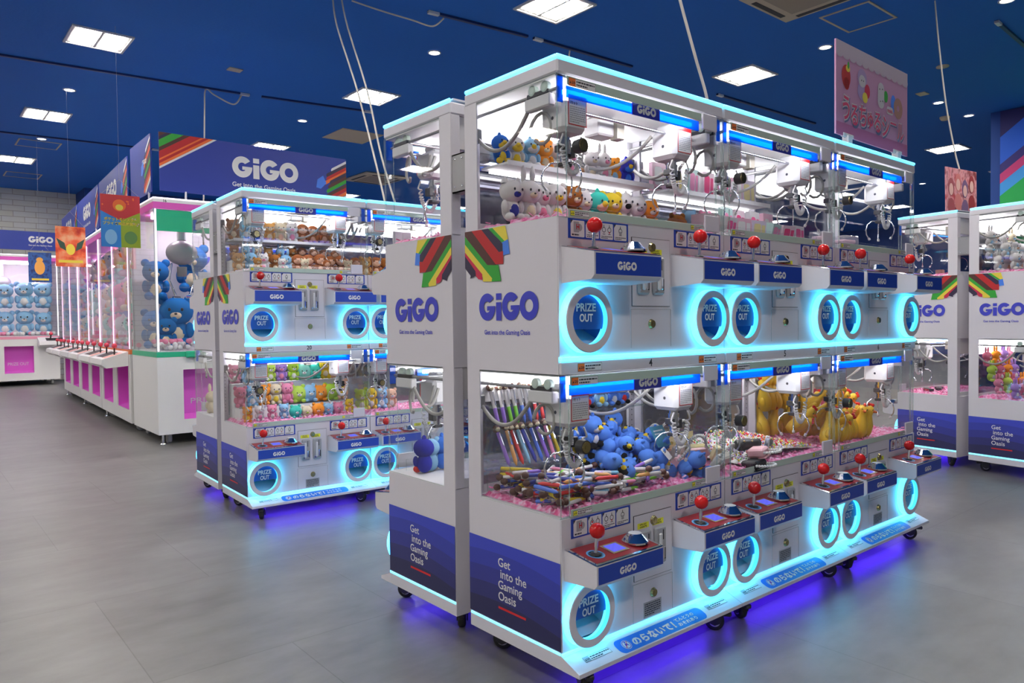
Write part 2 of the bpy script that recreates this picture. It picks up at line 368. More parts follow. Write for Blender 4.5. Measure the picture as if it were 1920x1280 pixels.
def prize_ring(parent, x, z, lower):
    b = MB(); n = 48
    b.lathe([(.078, -.032), (.102, -.032), (.105, -.029)], (x, 0, z), 'y', white, n, smooth=False)
    b.lathe([(.098, -.004), (.080, -.004)], (x, 0, z), 'y', white, n)
    o = b.build('prize_ring', parent)
    l = MB(); l.lathe([(.105, -.029), (.1072, -.024), (.1072, -.001), (.098, -.001)], (x, 0, z), 'y', cyanring, n); l.lathe([(.080, -.015), (.078, -.032)], (x, 0, z), 'y', cyansoft, n); l.build('ring_light', o, 'glowing cyan ring light')
    c = MB(); y1 = .17; h = .1
    c.add([(x - h, .006, z - h), (x + h, .006, z - h), (x + h, y1, z - h), (x - h, y1, z - h), (x - h, .006, z + h), (x + h, .006, z + h), (x + h, y1, z + h), (x - h, y1, z + h)],
          [(3, 2, 6, 7), (0, 3, 7, 4), (2, 1, 5, 6), (4, 7, 6, 5)], chuteg if lower else chutew)
    c.add([(x - h, .006, z - h + .02), (x + h, .006, z - h + .02), (x + h, y1, z - h + .10), (x - h, y1, z - h + .10)], [(0, 1, 2, 3)], chuteg)
    c.build('chute', o)
    f = MB(); zz = -.012 if lower else -.035
    pts = [p for p in circ(.080, x, z, 48) if p[1] >= z + zz]; pts = sorted(pts, key=lambda p: math.atan2(p[1] - z - zz, p[0] - x))
    f.flat([pts], (0, -.012, 0), FX, FZ, flapblue, 0)
    text(f, 'PRIZE', (x, -.012, z + .026), FX, FZ, .088, .026, printw, .03, .001, 'c'); text(f, 'OUT', (x, -.012, z - .007), FX, FZ, .060, .026, printw, .03, .001, 'c')
    f.build('prize_flap', o, 'blue flap reading PRIZE OUT'); return o
def claw_unit(parent, x, y, z, cab=1):
    # z = floor of the bay; white hood under the rails, chrome claw below
    b = MB(); b.box(x - .052, y - .055, z + .278, x + .052, y + .062, z + .385, whitep, .014); b.box(x - .03, y - .02, z + .375, x + .03, y + .05, z + .412, whitep, .006)
    b.lathe([(0, -.001), (.006, -.001)], (x - .052, y, z + .325), 'x', dark, 10); o = b.build('claw_carriage', parent)
    n = MB(); n.flat([rect(x - .036, z + .298, x + .046, z + .392)], (0, y - .0555, 0), FX, FZ, redp, .0006); n.flat([rect(x - .033, z + .301, x + .043, z + .378)], (0, y - .0555, 0), FX, FZ, printw, .001)
    text(n, '1セット', (x - .029, y - .0555, z + .362), FX, FZ, .034, .011, dark, .03, .0014); dashes(n, (x - .029, y - .0555, z + .305), FX, FZ, .068, .054, 8, greyp, .0013); n.build('notice', o, 'white notice sheet with a red border')
    c = MB(); c.lathe([(.018, .278), (.018, .262), (.022, .262), (.022, .215), (.015, .215), (.015, .185), (0, .185)], (x, y, z), 'z', chrome, 16, smooth=False)
    c.box(x - .030, y - .018, z + .222, x - .012, y + .018, z + .244, blackp, .002); c.box(x + .010, y - .020, z + .206, x + .030, y + .016, z + .240, blackp, .002); c.box(x - .020, y - .016, z + .176, x + .020, y + .016, z + .19, blackp, .003); o2 = c.build('claw', o)
    for k in range(3):
        a = k * 2 * PI / 3 + .5; ca, sa = math.cos(a), math.sin(a)
        pts = [(x + ca * r, y + sa * r, z + h) for r, h in ((.016, .190), (.045, .187), (.068, .168), (.078, .140), (.074, .115), (.062, .098))]
        g = MB(); g.tube(pts, .0032, chrome, 8); g.tube([pts[-1], (x + ca * .056, y + sa * .056, z + .088)], .006, whitep, 8); f = g.build('claw_finger', o)
    t = MB(); P = []
    for i in range(181):
        q = i / 180; u = -1 + 2 * q; hx = x + u * .046; hz = z + .268 - .118 * (1 - u * u) ** .5 * (1 if abs(u) < 1 else 0); a = i * 1.15
        P.append((hx + .0075 * math.cos(a) * (-u), y - .034 + .0075 * math.sin(a), hz + .0075 * math.cos(a) * (1 - abs(u) * .5)))
    t.tube(P, .0036, whitep, 5); t.build('coil_cable', o, 'white coiled cable')
    t = MB(); pts = []
    x0, x1 = (max(.045, x - .25), x - .045)
    for i in range(13):
        q = i / 12; pts.append((x0 + (x1 - x0) * q, .40 + (y + .06 - .40) * q, z + .30 + .075 * q - .30 * q * (1 - q)))
    if cab: t.tube(pts, .0065, cable, 8)
    t.tube([(x + .05 + .05 * math.sin(a * .35), y + .06 + .02 * a / 6, z + .36 - .10 * math.sin(PI * a / 9) - .02 * math.sin(a)) for a in [k * .75 for k in range(13)]], .006, cable, 8)
    t.build('carriage_cable', o, 'looped gray cable'); return o
def deck(root, i):
    z0, z1 = DECKS[i]; P = root
    f = MB(); f.box(.004, .008, z0 - .02, W - .004, D - .01, z0 + .002, whited); f.build('playfield', P)
    # back wall: posts, top beam, tinted pane
    f = MB(); f.box(.003, D - .034, z0, .045, D, z1, white, .002); f.box(W - .045, D - .034, z0, W - .003, D, z1, white, .002)
    f.box(.045, D - .03, z1 - .12, W - .045, D - .012, z1, whited); f.box(.045, D - .03, z0, W - .045, D - .012, z0 + .03, whited)
    for xx in (.024, W - .024):
        for k in range(14): f.flat([circ(.0028, xx, z0 + .06 + k * .022, 8)], (0, D - .034, 0), FX, FZ, dark, .0006)
    f.build('back_frame', P)
    f = MB(); f.box(.045, D - .023, z0 + .03, W - .045, D - .018, z1 - .12, mirror, 0, gedge, 'y'); f.build('back_pane', P)
    # panes
    for nm, x in (('side_pane', .0015), ('side_pane', W - .0065)):
        f = MB(); f.box(x, .003, z0, x + .005, D - .072, z1, glass, 0, gedge, 'x'); f.build(nm, P)
    f = MB(); f.box(.0075, .003, z0, .045, .008, z1, glass, 0, gedge, 'y'); f.build('corner_pane', P); f = MB(); f.box(W - .045, .003, z0, W - .0075, .008, z1, glass, 0, gedge, 'y'); f.build('corner_pane', P)
    f = MB(); f.box(.038, -.004, z0 + .001, .825, .001, z1 - .004, glass, 0, gedge, 'y'); fp = f.build('front_pane', P)
    f = MB(); f.box(.04, -.006, z0, .74, -.0042, z0 + .026, rail_m, .001); f.build('pane_rail', fp); f = MB(); f.box(.04, -.006, z1 - .032, .73, -.0042, z1 - .004, rail_m, .001); f.build('pane_rail', fp)
    for x in (.048, .66): f = MB(); warn(f, x, z0 + .005, .085, .016, yellow, (0, -.0062, 0)); f.build('warning_label', fp, 'yellow warning label')
    f = MB(); warn(f, .046, z1 - .034, .12, .026, orange, (0, -.0064, 0)); f.build('warning_label', fp, 'orange warning label')
    f = MB(); f.box(.732, -.012, z1 - .06, .818, -.0042, z1 - .002, white, .002); f.build('pane_handle', fp); f = MB(); f.box(.742, -.012, z0 + .004, .830, -.0042, z0 + .064, white, .002); f.build('pane_handle', fp)
    f = MB(); f.lathe([(0, -.034), (.022, -.034), (.022, -.004)], (.082, 0, z0 + .222), 'y', blackp, 24, smooth=False); f.lathe([(0, -.037), (.007, -.037), (.007, -.036), (.018, -.036), (.0185, -.034)], (.082, 0, z0 + .222), 'y', brass, 24, smooth=False); f.build('pane_lock', fp, 'round brass lock on the glass')
    # backlit blue strip behind the pane
    f = MB(); f.box(.05, .006, z1 - .066, .73, .009, z1 - .030, film); f.box(.355, .003, z1 - .068, .50, .0058, z1 - .028, mat('film_badge', al(36, 40, 130), .4)); gigo(f, (.378, .003, z1 - .060), FX, FZ, .10, printw, .001); f.build('name_strip', P, 'translucent blue strip with GiGO lettering')
    for xx in (.009, W - .036): f = MB(); f.box(xx, .0085, z1 - .085, xx + .027, .010, z1 - .004, film); f.build('corner_strip', P, 'blue corner strip')
    # white light bars
    for y, z, n in ((D - .05, z1 - .055, .015), (.034, z1 - .040, .014)) + (((D - .07, z0 + .208, .008),) if i else ()):
        f = MB(); f.box(.06, y - n / 2, z - n / 2, W - (.16 if y < .05 else .06), y + n / 2, z + n / 2, ledw if z > z1 - .2 else ledsoft); f.build('light_bar' if z > z1 - .2 else 'shelf_light', P, 'bright white light bar')
    f = MB(); f.box(.006, .012, z1 - .006, W - .006, D - .034, z1 - .002, whited); f.build('bay_ceiling', P)
    # rails
    for y, zz in ((.10, .372), (.16, .398)):
        f = MB(); f.tube([(.03, y, z0 + zz), (W - .03, y, z0 + zz)], .0055, chrome, 8); f.build('gantry_rail', P)
    for x in (.028, W - .028):
        f = MB(); f.tube([(x, .02, z0 + .402), (x, D - .04, z0 + .402)], .006, gray, 8); f.build('side_rail', P)
        f = MB(); s = 1 if x < .4 else -1
        f.box(x - .012, .05, z0 + .355, x + .016, .17, z0 + .395, whitep, .004); f.box(x - .010, .06, z0 + .395, x + .014, .16, z0 + .41, blackp, .002)
        for y in (.075, .135): f.lathe([(0, -.012), (.012, -.012), (.017, -.010), (.017, .006), (0, .006)], (x, y, z0 + .418), 'x', mat('pulley', al(150, 165, 158), .4), 18, smooth=False)
        f.build('pulley_block', P)
        f = MB(); f.tube([(x, .44 - .29 * q, z0 + .33 + .05 * q - .36 * q * (1 - q)) for q in [k / 12 for k in range(13)]], .007, cable, 8)
        f.tube([(x + s * .03 * math.sin(a * .5), .12 + .035 * math.cos(a), z0 + .30 + .05 * math.sin(a)) for a in [k * .5 for k in range(12)]], .006, cable, 8)
        f.box(x - .012, .425, z0 + .31, x + .012, .452, z0 + .36, blackp, .004); f.build('side_cable', P, 'looped gray cable')
    f = MB(); f.box(.42, .22, z0 + .36, .52, .30, z0 + .43, whitep, .006); f.box(.50, .20, z0 + .35, .54, .24, z0 + .42, mat('bracket', (.5, .47, .4), .4, .5), .003); f.build('gantry_motor', P)
    claw_unit(P, .108, .078, z0, 0); claw_unit(P, .70, .108, z0)
    # prize shelf and clear fence
    f = MB(); zs = z0 + .218
    if i == 1:
        f.box(.05, .30, zs, W - .05, D - .035, zs + .008, whited); f.box(.05, .296, zs - .004, W - .05, .301, zs + .014, whitep); f.build('prize_shelf', P)
    f = MB(); f.box(.05, .06, z0 + .002, W - .05, .063, z0 + .05, glass, 0, gedge, 'y'); f.build('clear_fence', P)
def side_decal(root, left):
    # printed end panel: upper logo and lower slogan; left = panel at local x 0 (faces -x)
    o, xd = ((0, D, 0), (0, -1, 0)) if left else ((W, 0, 0), (0, 1, 0))
    b = MB()
    if left: f = lambda X: X / 388 * .25
    else: f = lambda X: D - X / 388 * .25
    for i, (k, pl_) in enumerate(ARROWS): b.flat([[(f(X), 1.500 - Y / 390 * .172) for X, Y in pl_]], o, xd, FZ, AC[k], .0008 + .00012 * i)
    b.build('arrow_print', root, 'print of rainbow coloured arrows')
    b = MB(); gigo(b, Vector(o) + Vector(xd) * .078 + Vector((0, 0, 1.183)), xd, FZ, .312, logoblue, .001, 1.0); text(b, 'Get into the Gaming Oasis', Vector(o) + Vector(xd) * .107 + Vector((0, 0, 1.130)), xd, FZ, .241, None, logoblue, .015); b.build('logo_print', root, 'blue GiGO logo with small slogan')
    b = MB(); zt, zb = .420, .141; x0, x1 = .003, D - .003; N = 12
    def edge(k, t): return zt + (zb - zt) * k / 5 + (.022 * math.sin(t * PI * .9 + .25) - .014 * t if 0 < k < 5 else 0)
    for k in range(5):
        ts = [i / N for i in range(N + 1)]; top = [(x0 + (x1 - x0) * t, edge(k, t)) for t in ts]; bot = [(x0 + (x1 - x0) * t, edge(k + 1, t)) for t in ts]
        b.flat([top[::-1] + bot], o, xd, FZ, BANDS[k], .0008)
    for j, st in enumerate(('Get', 'into the', 'Gaming', 'Oasis')): text(b, st, Vector(o) + Vector(xd) * (.168 + (.012 if j == 1 else 0)) + Vector((0, 0, .338 - j * .039 - (.008 if 'g' in st else 0))), xd, FZ, None, .031 if j != 2 else .039, printw, .012, .0014)
    b.flat([rect(.168, .191, .312, .199)], o, xd, FZ, redp, .0014); b.build('slogan_print', root, 'blue striped print reading Get into the Gaming Oasis')
def make_cabinet():
    root = empty('crane_cabinet', 'x', 'crane game'); g = 'white double-deck crane cabinets'; root['group'] = g
    P = root
    # lower body, middle body, header: sheet boxes open at the front openings
    for z0, z1, zr, nm in ((ZB + .0, .557, .243, 'lower_body'), (1.011, 1.500, 1.182, 'middle_body')):
        b = MB(); zf = z0 if nm == 'lower_body' else ZM + .015
        ring_front(b, zf, z1, zr)
        b.box(.002, .0045, z0, .006, D - .001, z1, white); b.box(W - .006, .0045, z0, W - .002, D - .001, z1, white); b.box(.006, D - .006, z0, W - .006, D - .001, z1, white); b.box(.006, .0045, z0, W - .006, D - .006, z0 + .004, white); b.box(.006, .0045, z1 - .004, W - .006, D - .006, z1, white)
        if nm == 'middle_body': b.box(.002, -.006, 1.010, W - .002, .0045, ZM, white, .003)
        b.build(nm, P)
    for z0, z1 in DECKS: 
        for xx in (.002, W - .006): b = MB(); b.box(xx, D - .0725, z0 - .003, xx + .004, D - .001, z1 + .003, white); b.build('rear_side_panel', P)
    b = MB(); b.box(.002, -.002, 1.9425, W - .002, D, 1.988, white, .006); b.build('header', P)
    b = MB(); b.box(.03, .02, 2.001, W - .03, D - .02, 2.008, white); b.build('roof_plate', P)
    def trim(nm, z0, z1, e, ends=True):
        b = MB(); b.box(.001, -e, z0, W - .001, .006, z1, cyan, .003)
        b.box(.0005, .006, z0, .010, D - .004, z1, cyan, .003); b.box(W - .010, .006, z0, W - .0005, D - .004, z1, cyan, .003); b.build(nm, P, 'glowing cyan light strip')
    trim('top_light', 1.988, 2.0005, .003)
    b = MB(); b.box(.0005, -.010, ZM, W - .0005, .004, ZM + .0155, cyan, .003); b.build('middle_light', P, 'glowing cyan light strip')
    trim('base_light', ZB, ZB + .012, .004)
    b = MB(); b.prism([[(0, ZB), (-.0755, .0962), (-.0755, ZS), (0, ZS)]], (W - .001, 0, 0), (0, 1, 0), FZ, W - .002, white); b.box(.002, 0, ZS, W - .002, D - .002, ZB, white)
    sl = b.build('skirt', P)
    u = Vector((0, .0755, .0296)).normalized(); b = MB(); o = Vector((0, -.0755, .0962))
    b.flat([rrect(.205, .004, .67, .062, .022)], o, FX, u, mat('skirt_blue', al(24, 92, 175), .4), .0008)
    b.flat([circ(.019, .25, .033, 28)], o, FX, u, printw, .0012); b.flat([circ(.017, .25, .033, 28), circ(.0145, .25, .033, 28)[::-1]], o, FX, u, logoblue, .0016)
    b.flat([circ(.0035, .25, .043, 12)], o, FX, u, logoblue, .0018); b.flat([[(.245, .038), (.255, .038), (.259, .024), (.252, .031), (.241, .022)]], o, FX, u, logoblue, .0018); b.flat([[(.2385, .0205), (.2400, .019), (.2615, .0455), (.260, .047)]], o, FX, u, redp, .002)
    text(b, 'のらないで！', o + Vector((.28, 0, 0)) + u * .015, FX, u, .22, .034, printw, .045, .0014); text(b, 'てんとうの', o + Vector((.515, 0, 0)) + u * .036, FX, u, .105, .015, printw, .03, .0014); text(b, 'おそれあり', o + Vector((.515, 0, 0)) + u * .015, FX, u, .105, .015, printw, .03, .0014)
    b.build('step_label', sl, 'blue label reading のらないで！')
    
    for xx in (.06, .70): b = MB(); warn(b, xx, .030, .12, .022, greyp, o, FX, u); b.build('warning_label', sl)
    b = MB(); b.box(.05, .02, ZS - .006, W - .05, .035, ZS - .001, violet); b.build('underglow_strip', P, 'violet light strip under the cabinet')
    for x, y, a in ((.085, -.01, -2.0), (W - .085, -.01, -.9), (.085, D - .085, 2.2), (W - .085, D - .085, .9)): caster(P, x, y, a)
    for z, low in ((1.182, 0), (.243, 1)):
        for x in (.1085, .7655): prize_ring(P, x, z, low)
    for x in (.0145, .5495):
        console(P, x, 1.410, 1.383, 1.303, 1); console(P, x, .462, .442, .372, 0)
        instructions(P, x + .0295 if x < .3 else .570, 1.438); instructions(P, x + .0295 if x < .3 else .570, .491)
    for z0, z1 in ((1.226, 1.460), (.283, .510)):
        b = MB(); b.box(.340, -.0022, z0, .543, 0, z1, dark); b.box(.3415, -.003, z0 + .0015, .5415, 0, z1 - .0015, white); cp = b.build('coin_panel', P)
        for x in (.388, .467):
            b = MB(); b.box(x - .026, -.016, z0 + .040, x + .034, -.003, z0 + .172, greyp, .007); b.box(x - .012, -.024, z0 + .055, x + .004, -.015, z0 + .150, whitep, .004); b.box(x + .012, -.018, z0 + .125, x + .015, -.0155, z0 + .160, dark); b.box(x + .008, -.020, z0 + .058, x + .020, -.0155, z0 + .10, chrome, .002); b.box(x + .020, -.018, z0 + .055, x + .025, -.0155, z0 + .095, blackp)
            b.lathe([(0, -.019), (.006, -.019), (.006, -.015)], (x - .014, 0, z0 + .055), 'y', chrome, 12, smooth=False); b.build('coin_slot', cp, 'gray metal coin slot')
            b = MB(); b.flat([rect(x - .030, z0 + .178, x + .030, z0 + .198)], (0, -.003, 0), FX, FZ, yellow, .0006); text(b, '1PLAY', (x, -.003, z0 + .189), FX, FZ, .036, .006, dark, .03, .001, 'c'); text(b, '100円', (x, -.003, z0 + .180), FX, FZ, .036, .007, dark, .03, .001, 'c'); b.build('price_sticker', cp, 'yellow price sticker')
        b = MB(); b.lathe([(0, -.012), (.006, -.012), (.006, -.011), (.013, -.011), (.017, -.003)], (.443, 0, z1 - .030), 'y', brass, 20, smooth=False); b.build('lock', cp, 'round brass lock')
    for zz, z0, z1 in ((1.165, 1.085, 1.215), (.225, .142, .272)):
        b = MB(); b.box(.335, -.0012, z0, .3362, 0, z1, greyp); b.box(.5482, -.0012, z0, .5494, 0, z1, greyp); b.box(.335, -.0012, z1, .5494, 0, z1 + .0012, greyp)
        sd = b.build('service_door', P)
        b = MB(); b.lathe([(0, -.010), (.006, -.010), (.006, -.009), (.013, -.009), (.017, -.001)], (.442, 0, zz), 'y', brass, 20, smooth=False); b.build('lock', sd, 'round brass lock')
        if zz < 1: b = MB(); b.box(.390, -.001, .144, .486, 0, .198, greyp); dashes(b, (.396, -.001, .150), FX, FZ, .084, .045, 6, dark, .0008); b.build('rating_plate', sd, 'gray rating plate')
    
    for xx in (.075, .705): b = MB(); warn(b, xx, 1.018, .11, .026, orange, (0, -.006, 0)); b.build('warning_label', P, 'orange and white warning label')
    deck(P, 0); deck(P, 1)
    return root
proto = make_cabinet(); index()
CABS = {}
def place_cab(key, isl, k, back, label, end='', num=None, src=None):
    # isl = (x, y, yaw, scale x, scale y); k = place in the row; back = the row facing away
    ix, iy, a, sx, sy = isl; lx, ly, rz = ((W * k, 0, 0) if not back else (W * (k + 1), 2 * D + GAP, PI))
    lx *= sx; ly *= sy; ca, sa = math.cos(a), math.sin(a)
    o = proto if src is None else copy_tree(proto)
    o.location = (ix + ca * lx - sa * ly, iy + sa * lx + ca * ly, 0); o.rotation_euler = (0, 0, a + rz); o.scale = (sx, sy, 1); o['label'] = label
    CABS[key] = Matrix.Translation(o.location) @ Matrix.Rotation(a + rz, 4, 'Z') @ Matrix.Diagonal((sx, sy, 1, 1))
    ends.append((o, end, num)); return o
def bracket(isl, label):
    b = MB(); b.box(.006, D + .001, 1.65, .010, D + GAP - .001, 1.79, gray); b.box(.006, D + .001, 1.65, .05, D + GAP - .001, 1.655, gray); b.box(.006, D + .001, 1.785, .05, D + GAP - .001, 1.79, gray)
    for z in (1.67, 1.77): b.sph((.005, D + .02, z), .004, chrome, 8, 5); b.sph((.005, D + GAP - .02, z), .004, chrome, 8, 5)
    o = b.build('joining_bracket'); ix, iy, a, sx, sy = isl; o.location = (ix, iy, 0); o.rotation_euler = (0, 0, a); o.scale = (sx, sy, 1); tag(o, label, 'bracket', 'steel brackets')
ends = []
IA = (0, 0, 0, 1, 1); IB = (.0237, 2.762, -.0362, .937, 1.059); IC = (4.6361, -.0379, -.1641, 1, 1)
place_cab('A4', IA, 0, 0, 'white double-deck crane cabinet numbered 4, nearest one, pens and blue plush inside', 'l', '4')
place_cab('A5', IA, 1, 0, 'white double-deck crane cabinet numbered 5, middle of the near row', '', '5', 1)
place_cab('A6', IA, 2, 0, 'white double-deck crane cabinet numbered 6, far right end of the near row', 'r', '6', 1)
place_cab('a0', IA, 0, 1, 'white crane cabinet standing back to back with cabinet 4, its end panel beside it', 'r', None, 1)
place_cab('a1', IA, 1, 1, 'white crane cabinet back to back with cabinet 5, seen through the glass', '', None, 1)
place_cab('B20', IB, 0, 0, 'white double-deck crane cabinet numbered 20, brown and pastel plush inside', 'l', '20', 1)
place_cab('B21', IB, 1, 0, 'white crane cabinet right of cabinet 20, half hidden by the nearest island', '', None, 1)
place_cab('b0', IB, 0, 1, 'white crane cabinet behind cabinet 20, narrow end panel left of it', 'r', None, 1)
place_cab('C0', IC, 0, 0, 'white crane cabinet at the right edge of the picture, white plush inside', 'l', None, 1)
place_cab('c0', IC, 0, 1, 'white crane cabinet end just right of cabinet 6, almost empty bays', 'r', None, 1)
for q, l in ((IA, 'gray steel bracket joining cabinet 4 to the one behind it'), (IB, 'gray steel bracket joining cabinet 20 to the one behind it'), (IC, 'gray steel bracket joining the two right-hand cabinets')): bracket(q, l)
index()
for o, end, num in ends:
    if num in ('6', '20') or o.name.endswith(('.009',)):            # the top bay has no shelf here
        for c in list(kids(o)):
            if c.name.split('.')[0] in (('prize_shelf', 'shelf_light') if num != '20' else ('shelf_light',)): bpy.data.objects.remove(c)
index()
decal = {}
for o, end, num in ends:
    if end:
        if end not in decal:
            side_decal(o, end == 'l'); index(); decal[end] = [c for c in kids(o) if c.name.split('.')[0] in ('arrow_print', 'logo_print', 'slogan_print')]
        else:
            for c in decal[end]: d = c.copy(); COL.objects.link(d); d.parent = o
    if num:
        b = MB(); text(b, num, (W / 2 - .008, -.006, 1.019), FX, FZ, None, .026, dark, .02, .001, 'c'); b.build('number', o, 'black cabinet number ' + num)

# ------------------------------------------------------------------ the hall
def struct(b, name): return tag(b.build(name), kind='structure')
def floor_mat():
    m = bpy.data.materials.new('concrete_tiles'); m.use_nodes = True; nt = m.node_tree; b = nt.nodes['Principled BSDF']; L = nt.links.new
    tc = nt.nodes.new('ShaderNodeTexCoord'); mp = nt.nodes.new('ShaderNodeMapping'); mp.inputs['Scale'].default_value = (.75, 1.5, 1); L(tc.outputs['Object'], mp.inputs[0])
    def noise(sc, det, src): n = nt.nodes.new('ShaderNodeTexNoise'); n.inputs['Scale'].default_value = sc; n.inputs['Detail'].default_value = det; n.inputs['Roughness'].default_value = .6; L(src, n.inputs['Vector']); return n.outputs['Fac']
    def math_(op, x, y, c=None):
        q = nt.nodes.new('ShaderNodeMath'); q.operation = op
        for i, v in enumerate((x, y, c)):
            if v is None: continue
            if isinstance(v, (int, float)): q.inputs[i].default_value = v
            else: L(v, q.inputs[i])
        return q.outputs[0]
    n1 = noise(1.9, 7, mp.outputs[0]); n2 = noise(.5, 2, tc.outputs['Object']); n3 = noise(6.5, 5, mp.outputs[0])
    br = nt.nodes.new('ShaderNodeTexBrick'); br.inputs['Scale'].default_value = 1; br.inputs['Brick Width'].default_value = .95; br.inputs['Row Height'].default_value = .95; br.inputs['Mortar Size'].default_value = .002; br.offset = .5
    br.inputs['Color1'].default_value = (0, 0, 0, 1); br.inputs['Color2'].default_value = (1, 1, 1, 1); br.inputs['Mortar'].default_value = (.5, .5, .5, 1); L(tc.outputs['Object'], br.inputs['Vector'])
    f = math_('MULTIPLY_ADD', n1, .85, math_('MULTIPLY_ADD', n3, .35, math_('MULTIPLY_ADD', n2, .4, -.30))); f = math_('MULTIPLY_ADD', br.outputs['Color'], .10, f); f = math_('SUBTRACT', f, math_('MULTIPLY', br.outputs['Fac'], .22))
    cr = nt.nodes.new('ShaderNodeValToRGB'); e = cr.color_ramp.elements; e[0].position = .2; e[0].color = (.092, .089, .083, 1); e[1].position = .8; e[1].color = (.235, .231, .224, 1)
    L(f, cr.inputs[0]); L(cr.outputs[0], b.inputs['Base Color']); L(math_('MULTIPLY_ADD', n1, .16, .285), b.inputs['Roughness'])
    b.inputs['Specular IOR Level'].default_value = .45
    return m
def brick_mat():
    m = bpy.data.materials.new('pale_brick'); m.use_nodes = True; nt = m.node_tree; b = nt.nodes['Principled BSDF']; L = nt.links.new
    tc = nt.nodes.new('ShaderNodeTexCoord'); mp = nt.nodes.new('ShaderNodeMapping'); mp.inputs['Rotation'].default_value = (PI / 2, 0, 0); br = nt.nodes.new('ShaderNodeTexBrick')
    br.inputs['Scale'].default_value = 1; br.inputs['Brick Width'].default_value = .42; br.inputs['Row Height'].default_value = .12; br.inputs['Mortar Size'].default_value = .006
    br.inputs['Color1'].default_value = (*al(168, 160, 150, .34), 1); br.inputs['Color2'].default_value = (*al(158, 150, 141, .34), 1); br.inputs['Mortar'].default_value = (*al(124, 117, 111, .34), 1)
    L(tc.outputs['Object'], mp.inputs[0]); L(mp.outputs[0], br.inputs['Vector']); L(br.outputs['Color'], b.inputs['Base Color']); b.inputs['Roughness'].default_value = .7; return m
mat('pale_wall', (.78, .77, .75), .8, vary=.03, bscale=3)
ceilm = mat('blue_ceiling_paint', (.008, .148, .62), .75, bump=.15, bscale=30, vary=.05)
b = MB(); b.box(-9, -8, -.1, 24, 18, 0, floor_mat()); struct(b, 'floor')
b = MB(); b.box(-9, -8, CEIL, 24, 18, CEIL + .1, ceilm); struct(b, 'ceiling')
b = MB(); b.box(-9, 17.6, 0, 1.62, 17.7, CEIL, brick_mat()); struct(b, 'wall_back')
b = MB(); b.box(1.62, 16.6, 0, 24, 17.7, CEIL, navyw); struct(b, 'wall_back_navy')
b = MB(); b.box(-9.1, -8, 0, -9, 17.7, CEIL, MATS['pale_wall']); struct(b, 'wall_left')
b = MB(); b.box(-9, -8.1, 0, 24, -8, CEIL, MATS['pale_wall']); struct(b, 'wall_front')
b = MB(); b.box(24, -8, 0, 24.1, 17.7, CEIL, navyw); struct(b, 'wall_far')
b = MB(); b.box(11.0, -8, 0, 11.25, 2.25, CEIL, navyw); struct(b, 'wall_right')
# ceiling fixtures on their grid
lampm = mat('lamp_glow', (.9, .9, .88), .5, 0, (1, .93, .84), LAMP); reflm = mat('lamp_reflector', (.86, .85, .82), .3); downm = mat('downlight_glow', (.9, .9, .9), .5, 0, (1, .95, .88), 14)
tan = mat('painted_vent', al(150, 140, 126), .6)
def light_proto():
    o = empty('ceiling_light', 'x', 'ceiling light', 'square ceiling lights')
    b = MB(); b.prism([rect(-.285, -.285, .285, .285), rect(-.262, -.262, .262, .262)[::-1]], (0, 0, -.016), (1, 0, 0), (0, -1, 0), .016, whitep); b.build('frame', o)
    b = MB(); b.box(-.262, -.262, -.004, .262, .262, 0, reflm); b.box(-.012, -.25, -.014, .012, .25, -.004, reflm); b.build('reflector', o)
    for x in (-.125, .125): b = MB(); b.box(x - .095, -.215, -.012, x + .095, .215, -.0045, lampm, .003); b.build('lamp', o)
    return o
L0 = light_proto(); first = True; index()
LN = {(0, 1): 'square ceiling light high at the left, nearest of the left file', (0, 2): 'square ceiling light at left, second of the left file', (0, 3): 'square ceiling light at far left, above the pale brick wall', (1, 0): 'square ceiling light cut by the top edge of the picture', (1, 1): 'square ceiling light crossed by two hanging cords', (1, 2): 'square ceiling light above the big GiGO banner',
      (2, 0): 'square ceiling light above the near row, right of the hanging cord', (4, 0): 'square ceiling light at right behind the hanging cord', (5, 0): 'square ceiling light at the far right beside the striped wall', (3, 0): 'square ceiling light hidden behind the pink board', (2, 3): 'square ceiling light low behind the right end of the big banner'}
for i in range(-2, 7):
    for j in range(-2, 4):
        if j == -2 and i > 0 or i > 3 and j < 0: continue
        o = L0 if first else copy_tree(L0); first = False
        o.location = (.13 + 3.22 * i, 3.55 + 3.56 * j, CEIL); o['label'] = LN.get((i, j), 'square ceiling light beyond the part of the hall in view')
def down_proto():
    o = empty('downlight', 'x', 'downlight', 'round downlights')
    b = MB(); b.lathe([(.075, -.001), (.075, -.008), (.060, -.010), (.058, -.003)], (0, 0, 0), 'z', whitep, 24); b.build('trim_ring', o); b = MB(); b.lathe([(.058, -.004), (.03, -.007), (0, -.008)], (0, 0, 0), 'z', downm, 20); b.build('bulb', o); return o
d0 = down_proto(); index(); first = True
for x, y, l in ((3.12, 5.27, 'round downlight left of the near cabinet top'), (.19, 9.2, 'round downlight between the two left square lights'), (3.12, 8.77, 'round downlight above the big banner'), (.28, 12.27, 'round downlight at far left beside the dark track'), (6.45, 2.46, 'round downlight just left of the pink board'), (9.78, 2.52, 'round downlight right of the pink board'),
                (10.87, 2.5, 'small downlight beside the striped wall, upper right'), (16.3, 5.25, 'round downlight low over the right cabinets'), (6.66, .77, 'round downlight at the top right corner')):
    o = d0 if first else copy_tree(d0); first = False; o.location = (x, y, CEIL); o['label'] = l
